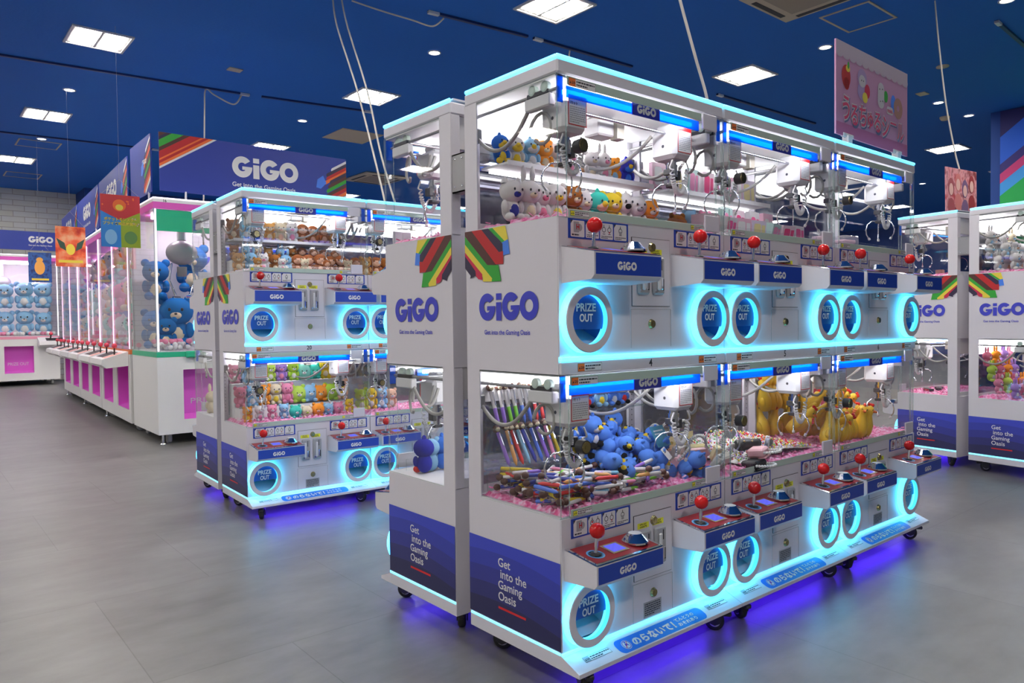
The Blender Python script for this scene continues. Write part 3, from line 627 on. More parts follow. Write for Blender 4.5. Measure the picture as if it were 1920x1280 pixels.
def track(x0, y0, x1, y1, label):
    d = Vector((x1 - x0, y1 - y0, 0)); L = d.length; a = math.atan2(d.y, d.x); o = empty('lighting_track', label, 'track rail', 'dark blue tracks', (x0, y0, CEIL), a)
    b = MB(); b.box(0, -.018, -.022, L, .018, 0, mat('track_blue', (.012, .03, .14), .4)); b.build('rail', o)
    b = MB(); b.box(0, -.022, -.030, .12, .022, 0, whitep, .004); b.build('feed_cap', o); return o
track(2.05, 8.0, -.9, 8.27, 'dark ceiling track between the two nearest left lights'); track(3.7, 7.72, 2.2, 7.97, 'dark ceiling track ending beside the two hanging cords'); track(1.95, 11.92, -.6, 12.14, 'dark ceiling track at far left over the low banners')
track(2.45, 4.38, 3.62, 4.26, 'dark ceiling track left of the near cabinet top'); track(3.7, 4.25, 5.2, 4.19, 'dark ceiling track above the near cabinet top corner'); track(6.93, 4.2, 9.4, 4.14, 'dark ceiling track above cabinet 5'); track(7.13, 1.0, 9.2, 1.08, 'dark ceiling track in the top right corner')
def vent(name, x, y, w, h, label, cat, fill):
    b = MB(); o = empty(name, label, cat, None, (x, y, CEIL))
    b.prism([rect(-w / 2, -h / 2, w / 2, h / 2), rect(-w / 2 + .022, -h / 2 + .022, w / 2 - .022, h / 2 - .022)[::-1]], (0, 0, -.008), (1, 0, 0), (0, -1, 0), .008, tan); b.build('frame', o)
    b = MB(); b.box(-w / 2 + .022, -h / 2 + .022, -.004, w / 2 - .022, h / 2 - .022, 0, fill); b.build('panel', o); return o
vent('access_hatch', 5.93, 1.85, .62, .50, 'blue ceiling hatch with a thin pale frame, upper right', 'hatch', ceilm); vent('access_hatch', .29, 12.71, .6, .55, 'blue framed ceiling hatch at left above the second light', 'hatch', ceilm); vent('access_hatch', .41, 15.8, .6, .55, 'blue framed ceiling hatch at left nearest the brick wall', 'hatch', ceilm)
vent('ceiling_vent', 4.14, 9.14, .72, .72, 'pale square ceiling vent behind the two hanging cords', 'vent', tan)
def aircon(x, y, w, label):
    o = empty('ceiling_air_conditioner', label, 'air conditioner', None, (x, y, CEIL)); b = MB(); b.box(-w / 2, -w / 2, -.05, w / 2, w / 2, 0, tan, .02); b.build('panel', o)
    b = MB(); b.box(-w * .3, -w * .3, -.056, w * .3, w * .3, -.05, mat('vent_grille', al(120, 110, 100), .6)); b.build('grille', o)
    for k in range(4): b = MB(); b.box(-w * .3, -w * .44, -.054, w * .3, -w * .38, -.049, dark); q = b.build('air_slot', o); q.rotation_euler = (0, 0, k * PI / 2)
aircon(4.95, 1.90, .86, 'white cassette air conditioner cut by the top edge'); aircon(6.1, 11.9, .95, 'beige cassette air conditioner behind the two cords, low')
for x, y, l in ((8.19, 1.89, 'flat round ceiling disc beside the thin hanging cord'), (11.57 - .9, 2.76, 'round white dome on the ceiling beside the striped wall')):
    b = MB(); b.lathe([(.07, 0), (.07, -.02), (.05, -.05), (0, -.06)] if 'dome' in l else [(.07, 0), (.07, -.012), (0, -.016)], (0, 0, 0), 'z', tan, 20); o = b.build('smoke_detector'); o.location = (x, y, CEIL); tag(o, l, 'detector')
for x, y, l in ((1.57, 7.17, 'small white ceiling plate left of centre'), (9.15, 2.49, 'small white ceiling plate right of the pink board')):
    b = MB(); b.box(-.08, -.06, -.012, .08, .06, 0, tan, .003); o = b.build('sensor_plate'); o.location = (x, y, CEIL); tag(o, l, 'sensor')
def cord(pts, r, label):
    b = MB(); P = [Vector(p) for p in pts]; Q = []
    for i in range(len(P) - 1):
        p0, p1, p2, p3 = P[max(i - 1, 0)], P[i], P[i + 1], P[min(i + 2, len(P) - 1)]
        for k in range(8):
            t = k / 8; Q.append(.5 * ((2 * p1) + (p2 - p0) * t + (2 * p0 - 5 * p1 + 4 * p2 - p3) * t * t + (3 * p1 - p0 - 3 * p2 + p3) * t ** 3))
    Q.append(P[-1]); b.tube(Q, r, cream, 8); tag(b.build('power_cord'), label, 'cord')
FWD = fw; CAMP = Vector(M.translation)
# cords hang from the ceiling to the cabinet tops
cord([(1.05, .8, 4.2), (1.45, .8, 3.35), (1.666, .8, 2.875), (1.80, .8, 2.6), (1.898, .8, 2.407), (1.96, .8, 2.2), (2.0, .8, 2.0)], .008, 'thick pale cord hanging down to the top of cabinets 4 and 5')
cord([(1.62, 4.72, 4.2), (1.60, 4.60, 3.9), (1.52, 4.1, 3.2), (1.40, 3.6, 2.5), (1.34, 3.3, 2.0)], .008, 'left one of two long pale cords hanging over cabinet 20')
cord([(1.69, 4.68, 4.2), (1.68, 4.55, 3.9), (1.62, 4.1, 3.2), (1.52, 3.7, 2.55), (1.44, 3.3, 2.0)], .008, 'right one of two long pale cords hanging over cabinet 20')
cord([(1.95, 8.02, 4.17), (1.85, 8.03, 4.04), (1.62, 8.05, 4.12), (1.51, 8.05, 4.17), (1.49, 8.05, 3.9), (1.47, 8.05, 3.2), (1.44, 8.05, 2.45)], .010, 'thin cord dropping from the track to the big banner')
cord([(2.62, 4.36, 4.16), (2.5, 4.38, 4.06), (2.3, 4.42, 4.08), (2.0, 4.5, 4.12), (1.75, 4.6, 4.18)], .008, 'cord sagging under the ceiling at the top centre')
cord([(4.22, 4.24, 4.17), (4.25, 4.24, 4.06), (4.6, 4.22, 4.0), (4.95, 4.21, 4.03), (5.0, 4.2, 3.6), (5.02, 4.2, 2.9), (5.04, 4.2, .1)], .009, 'cord looping off the track behind the near cabinet top')
cord([(6.13, 1.21, 4.2), (6.14, 1.18, 3.8), (6.16, 1.12, 3.2), (6.18, 1.05, 2.75), (6.16, 1.0, 2.56)], .007, 'thin cord holding the red poster at right')

# ------------------------------------------------------------------ boards, banners and posters
bannerblue = mat('banner_blue', al(40, 62, 158, .95), .5)
def banner(label, o, rz, w, h, stripes='lr', glyph=(.35, .36), thick=.012, small=False, foot=2.446):
    e = empty('sign_banner', label, 'banner', None, o, rz); b = MB(); b.box(0, -thick, 0, w, 0, h, bannerblue); b.build('board', e)
    T, Lh = h * .98, h * .63; O = Vector((0, -thick, h)); yd = (0, 0, 1)
    if 'l' in stripes:
        b = MB()
        for t0, t1, k in ((0, .13, 'k'), (.13, .22, 'n'), (.22, .42, 'g'), (.42, .53, 'k'), (.53, .73, 'r'), (.73, .78, 'o'), (.78, .94, 'r'), (.86, .94, 'o'), (.94, 1, 'w')): b.flat([[(0, -Lh * t0), (0, -Lh * t1), (T * t1, 0), (T * t0, 0)]], O, FX, yd, AC[k], .0012 + .0003 * t0)
        b.build('stripe_print', e)
    if 'r' in stripes:
        b = MB(); s = h / .57
        for q, (k, z0, ln) in enumerate((('w', .0, .18), ('n', .03, .24), ('r', .07, .24), ('o', .105, .26), ('n', .13, .20), ('k', .17, .22), ('g', .21, .24), ('k', .26, .24), ('r', .30, .26), ('o', .345, .26), ('w', .39, .20))):
            z = -z0 * s - .02; wd = .042 * s; l = ln * s; b.flat([[(w, z), (w - l, z - l * .58), (w - l - .012, z - l * .58 - wd * .5), (w - l, z - l * .58 - wd), (w, z - wd)]], O, FX, yd, AC[k], .0012 + q * .0001)
        b.flat([[(w - .36 * s, -.27 * s), (w - .29 * s, -.22 * s), (w - .25 * s, -.30 * s), (w - .32 * s, -.37 * s), (w - .375 * s, -.36 * s)]], O, FX, yd, AC['b'], .0024)
        b.build('arrow_print', e)
    b = MB(); gw = w * glyph[1] if not small else w * .2; gx = w * glyph[0]; gh = gw / 3.32
    gigo(b, O + Vector((gx, 0, -h * .42 - gh * .5)), FX, yd, gw, printw, .002)
    if not small: text(b, 'Get into the Gaming Oasis', O + Vector((gx, 0, -h * .42 - gh * .5 - h * .2)), FX, yd, gw * .95, None, printw, .02, .002)
    b.build('lettering', e, 'white GiGO lettering')
    for xx in (w * .12, w * .88): b = MB(); b.box(xx - .03, -thick - .02, foot + .001 - o[2], xx + .03, .02, foot + .007 - o[2], whitep, .002); b.box(xx - .008, -thick - .004, foot + .001 - o[2], xx + .008, 0, .01, whitep); b.build('foot', e)
    return e
banner('wide blue banner reading GiGO standing on the pink-banded machine behind cabinet 20', (.47, 6.25, 2.53), .02, 2.06, .58)
banner('dark blue banner seen edge-on at the left end of the wide banner', (.44, 7.22, 2.53), -PI / 2 - .01, .86, .58, 'r', (.62, .3), small=True)
def board(name, label, cat, o, rz, w, h, field, th=.006, group=None):
    e = empty(name, label, cat, group, o, rz); b = MB(); b.box(0, -th, 0, w, 0, h, field); b.build('sheet', e); return e
def blob(b, x, z, rx, rz, m, th, lift=.001, n=24): b.flat([[(x + rx * c, z + rz * s) for c, s in circ(1, 0, 0, n)]], (0, -th, 0), FX, FZ, m, lift)
def noisy(name, c0, c1, c2, scale):
    m = bpy.data.materials.new(name); m.use_nodes = True; nt = m.node_tree; n = nt.nodes.new('ShaderNodeTexNoise'); n.inputs['Scale'].default_value = scale; n.inputs['Detail'].default_value = 5
    tc = nt.nodes.new('ShaderNodeTexCoord'); cr = nt.nodes.new('ShaderNodeValToRGB'); e = cr.color_ramp.elements; e[0].position = .36; e[0].color = (*c0, 1); e[1].position = .64; e[1].color = (*c2, 1); k = e.new(.5); k.color = (*c1, 1)
    nt.links.new(tc.outputs['Object'], n.inputs[0]); nt.links.new(n.outputs['Fac'], cr.inputs[0]); nt.links.new(cr.outputs[0], nt.nodes['Principled BSDF'].inputs['Base Color']); MATS[name] = m; return m
# pink board on cabinet 6
printw2 = mat('poster_white', (.64, .61, .64), .5)
pinkf = mat('poster_pink', al(172, 128, 158, .68), .5); deep = mat('poster_rose', al(188, 60, 96, .68), .5); pale = mat('poster_pale', al(168, 156, 168, .68), .5)
e = board('sign_board', 'pink board with red Japanese lettering standing on top of cabinet 6', 'sign', (1.845, .05, 2.048), .012, .81, .442, pinkf, .008)
b = MB(); th = .008
b.flat([rect(0, .385, .81, .442)], (0, -th, 0), FX, FZ, pale, .0006)
for k in range(12): blob(b, .034 + k * .0675, .388, .036, .024, pale, th, .0008)
b.flat([rect(0, 0, .81, .06)], (0, -th, 0), FX, FZ, mat('poster_dusk', al(160, 92, 128, .68), .5), .0006); b.build('scallop_print', e)
b = MB(); ap = AC['r']
blob(b, .10, .285, .045, .055, ap, th, .0012); blob(b, .105, .252, .028, .03, ap, th, .0012); blob(b, .118, .325, .022, .016, AC['y'], th, .0014); blob(b, .122, .342, .010, .018, AC['g'], th, .0016); b.build('fruit_drawing', e, 'drawing of a red fruit')
b = MB(); pu = mat('poster_violet', al(150, 130, 170, .68), .5); blob(b, .27, .31, .05, .045, pu, th, .0012); blob(b, .27, .295, .036, .03, printw2, th, .0014); blob(b, .262, .298, .004, .004, dark, th, .0018); blob(b, .282, .298, .004, .004, dark, th, .0018); blob(b, .27, .245, .05, .045, pu, th, .001); blob(b, .325, .255, .03, .035, AC['c'], th, .0013); blob(b, .30, .22, .028, .026, AC['y'], th, .0016); b.build('chick_drawing', e, 'drawing of small round birds')
b = MB(); b.flat([rrect(.445, .20, .52, .33, .035, 6)], (0, -th, 0), FX, FZ, printw2, .0012)
for x, z in ((.465, .295), (.498, .3), (.475, .235), (.50, .24)): blob(b, x, z, .004, .004, dark, th, .0016)
blob(b, .54, .27, .024, .03, AC['g'], th, .001); b.build('marshmallow_drawing', e, 'drawing of a white sweet'); b = MB(); b.flat([circ(.055, .69, .235, 30), circ(.016, .69, .235, 16)[::-1]], (0, -th, 0), FX, FZ, mat('poster_brown', al(150, 112, 100, .68), .5), .0012); blob(b, .63, .25, .03, .045, AC['b'], th, .001); b.build('doughnut_drawing', e, 'drawing of a doughnut')
b = MB()
for k, (bold, m_, dx, li) in enumerate(((.075, mat('poster_slate', al(92, 96, 128, .68), .5), .006, .0018), (.062, printw2, 0, .0021), (.016, deep, 0, .0024))): 
    x = .055
    for ch, cw, dz in (('う', .085, .02), ('る', .09, .0), ('ち', .09, .012), ('ゅ', .075, 0), ('る', .09, .006), ('シ', .10, .0), ('ー', .085, .03), ('ル', .095, .0)):
        vs, fs = txt(ch, bold); v0, f0 = txt(ch, 0); X0 = min(v[0] for v in v0); X1 = max(v[0] for v in v0); Y0 = min(v[1] for v in v0); Y1 = max(v[1] for v in v0)
        sc_ = min(cw * .80 / (X1 - X0), .125 / max(.3, Y1 - Y0)); sy = min(.125 / max(.25, (Y1 - Y0)), sc_ * 1.25) if ch != 'ー' else sc_
        F = [f if ((vs[f[1]][0] - vs[f[0]][0]) * (vs[f[2]][1] - vs[f[0]][1]) - (vs[f[2]][0] - vs[f[0]][0]) * (vs[f[1]][1] - vs[f[0]][1])) >= 0 else f[::-1] for f in fs]
        b.add([(x + cw / 2 + (v[0] - (X0 + X1) / 2) * sc_ + dx, -th - li, .115 + dz + (v[1] - (Y0 + Y1) / 2) * sy - dx) for v in vs], F, m_); x += cw
b.flat([rrect(.545, .185, .625, .225, .018, 5)], (0, -th, 0), FX, FZ, printw2, .0026); text(b, 'mini', (.585, -th, .194), FX, FZ, .06, .022, deep, .02, .0032, 'c'); b.build('lettering', e, 'red white-edged lettering')
for x in (.10, .66): b = MB(); b.box(x, -.02, -.038, x + .045, .012, .006, mat('clear_clip', (.75, .72, .74), .2), .004); b.box(x - .03, -.012, -.004, x + .075, .004, .016, MATS['clear_clip'], .003); b.build('clip', e, 'clear plastic clip')
# red poster at the right
e = board('hanging_poster', 'pink and red poster hanging above the right cabinets', 'poster', (5.87, 1.02, 2.12), -.06, .66, .44, noisy('poster_scarlet', al(170, 60, 70, .68), al(200, 140, 150, .68), al(120, 30, 45, .68), 9)); e.rotation_euler = (0, -.03, -.06)
for k, c in enumerate('wrbn'):
    b = MB(); tn = mat('figure_tone_%s' % 'abcd'[k], al(*((150, 70, 80), (190, 110, 110), (110, 80, 120), (140, 40, 50))[k], .68), .5); x = .11 + k * .145; z = .20 + .05 * (k % 2)
    blob(b, x, z + .06, .062, .085, tn, .006, .001 + .0002 * k); blob(b, x, z + .04, .042, .055, mat('figure_skin', al(205, 165, 160, .68), .5), .006, .002 + .0002 * k); blob(b, x, z - .12, .07, .08, tn, .006, .0012 + .0002 * k); b.build('picture_panel', e)
def strings(e, w, h, up_): b = MB(); b.tube([(w / 2, .02, h + up_), (w / 2, .02, CEIL - e.location.z)], .0012, greyp, 5); b.tube([(.01, -.003, h), (w / 2, .02, h + up_)], .0018, greyp, 5); b.tube([(w - .01, -.003, h), (w / 2, .02, h + up_)], .0018, greyp, 5); b.build('hanging_string', e)
# three hanging posters in the left aisle
e = board('hanging_poster', 'poster of red, blue and green fields with yellow Japanese text', 'poster', (.01, 6.62, 1.98), -.02, .36, .525, mat('poster_red', al(176, 44, 48, .68), .4))
b = MB(); b.flat([[(0, 0), (.18, 0), (.18, .27), (0, .36)]], (0, -.006, 0), FX, FZ, mat('poster_sky', al(40, 118, 190, .68), .4), .0008); b.flat([[(.18, 0), (.36, 0), (.36, .36), (.18, .27)]], (0, -.006, 0), FX, FZ, mat('poster_lime', al(140, 160, 44, .68), .4), .0008)
r2 = random.Random(3)
for k in range(34):
    x, z = r2.uniform(.015, .345), r2.uniform(.015, .50)
    if z > .36 or abs(x - .18) > .09: blob(b, x, z, .008, .008, pale if z < .3 else AC['o'], .006, .0012, 10)
blob(b, .17, .42, .06, .06, AC['o'], .006, .0014); blob(b, .17, .40, .035, .03, AC['y'], .006, .0018); blob(b, .09, .10, .055, .075, mat('poster_ice', al(120, 170, 215, .68), .4), .006, .0014); blob(b, .27, .10, .06, .065, mat('poster_leaf', al(90, 130, 70, .68), .4), .006, .0014)
b.build('colour_fields', e)
b = MB()
for bd, m_, li in ((.05, dark, .002), (.02, mat('text_gold', al(225, 190, 60, .68), .4), .0026)): text(b, 'ポケットモンスター', (.03, -.006, .262), FX, FZ, .30, .036, m_, bd, li); text(b, 'プライズ商品展開中！', (.02, -.006, .218), FX, FZ, .32, .036, m_, bd, li)
b.build('lettering', e, 'yellow lettering'); strings(e, .36, .525, .16)
e = board('hanging_poster', 'orange and red flame-coloured poster hanging in the left aisle', 'poster', (-.012, 9.2, 1.95), -.02, .335, .51, noisy('poster_flame', al(170, 44, 30, .68), al(215, 96, 52, .68), al(225, 150, 110, .68), 7)); b = MB(); dg = mat('poster_pine', al(40, 70, 55, .68), .4)
b.flat([[(.01, .36), (.10, .30), (.12, .20), (.05, .24)]], (0, -.006, 0), FX, FZ, dg, .001); b.flat([[(.325, .36), (.24, .30), (.22, .20), (.29, .24)]], (0, -.006, 0), FX, FZ, dg, .001); blob(b, .165, .22, .05, .07, AC['y'], .006, .0013); b.flat([rect(.03, .05, .30, .085)], (0, -.006, 0), FX, FZ, AC['y'], .001); b.build('colour_fields', e); strings(e, .335, .51, .2)
e = board('hanging_poster', 'dark blue poster with an orange shape, farthest of the aisle posters', 'poster', (.02, 12.0, 1.89), -.02, .31, .465, noisy('poster_night', al(24, 48, 96, .68), al(36, 80, 140, .68), al(20, 34, 80, .68), 14)); b = MB(); blob(b, .15, .23, .07, .11, mat('poster_amber', al(215, 150, 70, .68), .4), .006, .001); blob(b, .15, .35, .045, .04, MATS['poster_amber'], .006, .001); b.flat([rect(.04, .03, .27, .06)], (0, -.006, 0), FX, FZ, AC['y'], .001); b.build('colour_fields', e); strings(e, .31, .465, .2)
# striped mural on the right wall
e = empty('wall_mural', 'wall panel of diagonal blue, red and green stripes at the right edge', 'mural', None, (10.985, 2.12, 1.4), -PI / 2); b = MB(); b.box(0, -.012, 0, 3.0, 0, 2.79, mat('mural_blue', al(24, 92, 190), .5)); b.build('panel', e)
b = MB(); T = 2.79
for z0, z1, c in ((-3, .38, (30, 28, 78)), (.38, .78, (20, 72, 165)), (.78, .92, (34, 28, 88)), (.92, 1.06, (150, 40, 92)), (1.06, 1.24, (44, 120, 205)), (1.24, 4.5, (18, 132, 62))):
    pl_ = [(0, T - z0), (0, T - z1), (3, T - z1 + 2.3), (3, T - z0 + 2.3)]
    def clip(P, f):
        o = []
        for i in range(len(P)):
            a, c_ = P[i], P[(i + 1) % len(P)]; fa, fc = f(a), f(c_)
            if fa >= 0: o.append(a)
            if fa * fc < 0: t = fa / (fa - fc); o.append((a[0] + (c_[0] - a[0]) * t, a[1] + (c_[1] - a[1]) * t))
        return o
    pl_ = clip(clip(pl_, lambda p: p[1]), lambda p: T - p[1])
    if len(pl_) > 2: b.flat([pl_], (0, -.012, 0), FX, FZ, mat('mural_%d' % int(z0 * 100 + 400), al(*c), .5), .001)
b.build('stripe_print', e); b = MB(); b.flat([[(.12, 1.35), (.20, 1.39), (.30, 1.20), (.36, 1.46), (.44, 1.42), (.33, 1.05), (.23, 1.05), (.25, 1.12)]], (0, -.012, 0), FX, FZ, printw, .002); b.build('lettering', e, 'part of a white letter')

# ------------------------------------------------------------------ tall prize machines in the left background
baseW = mat('machine_white', al(188, 190, 192), .4)
def ufo(label, o, rz, w=2.0, d=1.1, band=None, windows=((.15, .85), (1.15, 1.85)), consoles=((.1, .95), (1.05, 1.9)), sc=1.0, led=pinkled, text_=False, grn=False, claws=(.5, 1.5), head=pinkband, cy_=.82):
    e = empty('prize_machine', label, 'prize machine', 'tall white and pink prize machines', o, rz); e.scale = (sc, sc, sc); wide = max(1, len(windows))
    b = MB(); holes = [rect(x0, .24, x1, .74)[::-1] for x0, x1 in windows]
    b.prism([rect(.0, .10, w, .87)] + holes, (0, 0, 0), FX, FZ, .01, baseW); b.box(0, .011, .10, .01, d, .87, baseW); b.box(w - .01, .011, .10, w, d, .87, baseW); b.box(.01, d - .01, .10, w - .01, d, .87, baseW); b.box(.01, .011, .10, w - .01, d - .01, .115, baseW); b.build('cabinet_base', e)
    for x0, x1 in windows:
        b = MB(); b.add([(x0, .011, .24), (x1, .011, .24), (x1, .16, .28), (x0, .16, .28), (x0, .011, .74), (x1, .011, .74), (x1, .16, .74), (x0, .16, .74)], [(0, 1, 2, 3), (3, 2, 6, 7), (0, 3, 7, 4), (2, 1, 5, 6), (7, 6, 5, 4)], pinkp)
        q = b.build('prize_window', e, 'pink recessed prize opening'); b = MB(); text(b, 'PRIZE OUT', ((x0 + x1) / 2, .159, .38), FX, FZ, (x1 - x0) * .72, .055, printw, .0, .003, 'c'); b.build('lettering', q)
    for x in (.12, w - .12):
        for y in (.12, d - .12): b = MB(); b.lathe([(0, -.02), (.045, -.02), (.05, -.012), (.05, .012), (.045, .02), (0, .02)], (x, y, .05), 'x', greyp, 18); b.box(x - .03, y - .03, .085, x + .03, y + .03, .10, gray); b.build('caster', e)
    b = MB(); b.tube([(.05, .05, 0), (.05, .05, .10)], .012, chrome, 10); b.lathe([(.03, 0), (.03, .008), (.012, .016)], (.05, .05, 0), 'z', chrome, 14); b.build('leveling_foot', e)
    if band: b = MB(); b.box(-.003, -.003, .87, w + .003, d, .92, band); b.build('colour_band', e)
    b = MB(); b.box(.01, .01, .9, w - .01, d - .01, .93, whited); b.build('playfield', e)
    b = MB(); b.box(.01, d - .03, .93, w - .01, d - .01, 2.33, whited); gigo(b, (w * .32, d - .03, 1.86), FX, FZ, .72, logoblue, .002); b.build('back_panel', e)
    for nm, bx in (('front_pane', (.03, 0, .92, w - .03, .006, 2.34)), ('side_pane', (0, .03, .92, .006, d - .03, 2.34)), ('side_pane', (w - .006, .03, .92, w, d - .03, 2.34))):
        b = MB(); b.box(*bx, glass, 0, gedge, 'y' if nm[0] == 'f' else 'x'); b.build(nm, e)
    for x in (0, w - .03): b = MB(); b.box(x + .004, .004, .92, x + .026, .026, 2.34, whitep, .004); q = b.build('corner_post', e); b = MB(); b.box(x + .008, -.004, .93, x + .022, .004, 2.33, led, .003); b.build('light_strip', q, 'glowing pink light strip')
    for x in (0, w - .03): b = MB(); b.box(x + .004, d - .03, .92, x + .026, d - .004, 2.34, whitep, .004); b.build('corner_post', e)
    if w > 1.5: b = MB(); b.box(w / 2 - .008, -.006, .93, w / 2 + .008, .004, 2.33, led, .003); b.build('light_strip', e, 'glowing pink light strip')
    b = MB(); b.box(-.004, -.004, 2.335, w + .004, d, 2.40, head); b.box(-.004, -.004, 2.40, w + .004, d, 2.432, baseW); b.build('header', e, 'white and pink header'); b = MB(); b.box(-.006, -.008, 2.432, w + .006, .01, 2.446, whiteled, .003); b.box(-.006, .01, 2.432, .006, d, 2.446, whiteled, .003); b.build('light_strip', e, 'glowing strip along the top edge')
    b = MB(); b.box(.10, .5, 2.30, w - .10, .56, 2.325, ledw); b.build('light_bar', e)
    if grn: b = MB(); b.box(.01, .012, 2.12, w - .01, .03, 2.33, mat('green_film', al(30, 150, 110), .4)); b.build('header_card', e, 'green card behind the glass'); b = MB(); b.box(.26, -.05, .86, w * .6, -.003, .925, greenp, .01); b.build('sign_strip', e, 'green sign strip')
    for x in claws:
        b = MB(); b.lathe([(.045, 2.33), (.045, 2.08)], (x, cy_, 0), 'z', whitep, 16); b.sph((x, cy_, 1.95), (.155, .155, .13), mat('claw_gray', (.42, .42, .45), .35), 20, 12); b.lathe([(.05, 1.80), (.05, 1.70), (0, 1.70)], (x, cy_, 0), 'z', gray, 12); q = b.build('claw_head', e, 'round gray claw head')
        for sd in (-1, 1): b = MB(); b.tube([(x + sd * .10, cy_, 1.84), (x + sd * .13, cy_, 1.66), (x + sd * .07, cy_, 1.50)], .012, chrome, 8); b.box(x + sd * .06 - .035, cy_ - .03, 1.47, x + sd * .06 + .035, cy_ + .03, 1.49, chrome, .004); b.build('claw_arm', q)
    for x0, x1 in consoles:
        b = MB(); b.prism([[(0, .90), (-.26, .82), (-.27, .76), (-.22, .72), (0, .74)]], (x1, -.004, 0), (0, 1, 0), FZ, x1 - x0, baseW); c = b.build('console', e)
        sl = .08 / .26; b = MB(); b.add([(x0 + .12, -.06, .903 - .06 * sl + .002), (x0 + .12, -.22, .903 - .22 * sl), (x0 + .58, -.22, .903 - .22 * sl), (x0 + .58, -.06, .903 - .06 * sl + .002)], [(0, 1, 2, 3)], black); b.add([(x0 + .6, -.05, .902 - .05 * sl), (x0 + .6, -.23, .902 - .23 * sl), (x1 - .03, -.23, .902 - .23 * sl), (x1 - .03, -.05, .902 - .05 * sl)], [(0, 1, 2, 3)], mat('panel_coral', al(214, 130, 118), .4)); b.build('control_plate', c)
        for xx in (x0 + .2, x1 - .14): b = MB(); b.tube([(xx, -.12, .86), (xx + .01, -.12, .94)], .008, blackp, 8); q = b.build('joystick_shaft', c); b = MB(); b.sph((xx + .012, -.12, .965), .028, mat('joystick_coral', al(210, 60, 76), .25), 14, 9); b.build('joystick_ball', q, 'coral red joystick ball')
    return e
ufo('tall white prize machine numbered 16 with a green band, big blue plush inside', (.385, 6.15, 0), -.02, 1.95, 1.08, greenp, ((.24, 1.0),), (), grn=True, led=whiteled, claws=(.36, 1.4), cy_=.42)
tilt = -PI / 2 - .0427
for k, l in enumerate(('tall pink-lit prize machine next to the green-banded one, facing the aisle', 'middle one of the three pink-lit prize machines facing the aisle', 'farthest of the three pink-lit prize machines facing the aisle')):
    y1 = 9.30 + 2.0 * k; x1 = .40 + .0427 * (y1 - 7.3)
    ufo(l, (x1, y1, 0), tilt, 1.97, 1.1, mat('orange_band', al(205, 96, 50), .4) if k == 0 else None, claws=(.5, 1.45))
    banner(('striped blue GiGO banner on top of the nearest aisle-facing pink machine', 'striped blue GiGO banner over the middle aisle-facing pink machine', 'striped blue GiGO banner over the farthest aisle-facing pink machine')[k], (x1 + .03, y1 - .05, 2.50), tilt, 1.9, .56, 'r', (.30, .36))
ufo('tall white prize machine facing us at far left, blue and white plush inside', (-1.16, 16.2, 0), 0, 2.0, 1.1, mat('rose_band', al(200, 120, 140), .4), ((.25, .8), (1.12, 1.58)), ((1.64, 1.97),), 1.09, led=whiteled, claws=(1.18,))
banner('low blue GiGO banner above the machine at far left', (-1.15, 16.2, 2.76), 0, 2.17, .38, 'l', (.77, .20), foot=2.668)
b = MB(); text(b, '16', (.47, 6.13, 2.398), FX, FZ, None, .028, dark, .02, .004); o = b.build('number_sticker'); tag(o, 'small number 16 sticker on the pink-banded machine', 'sticker')

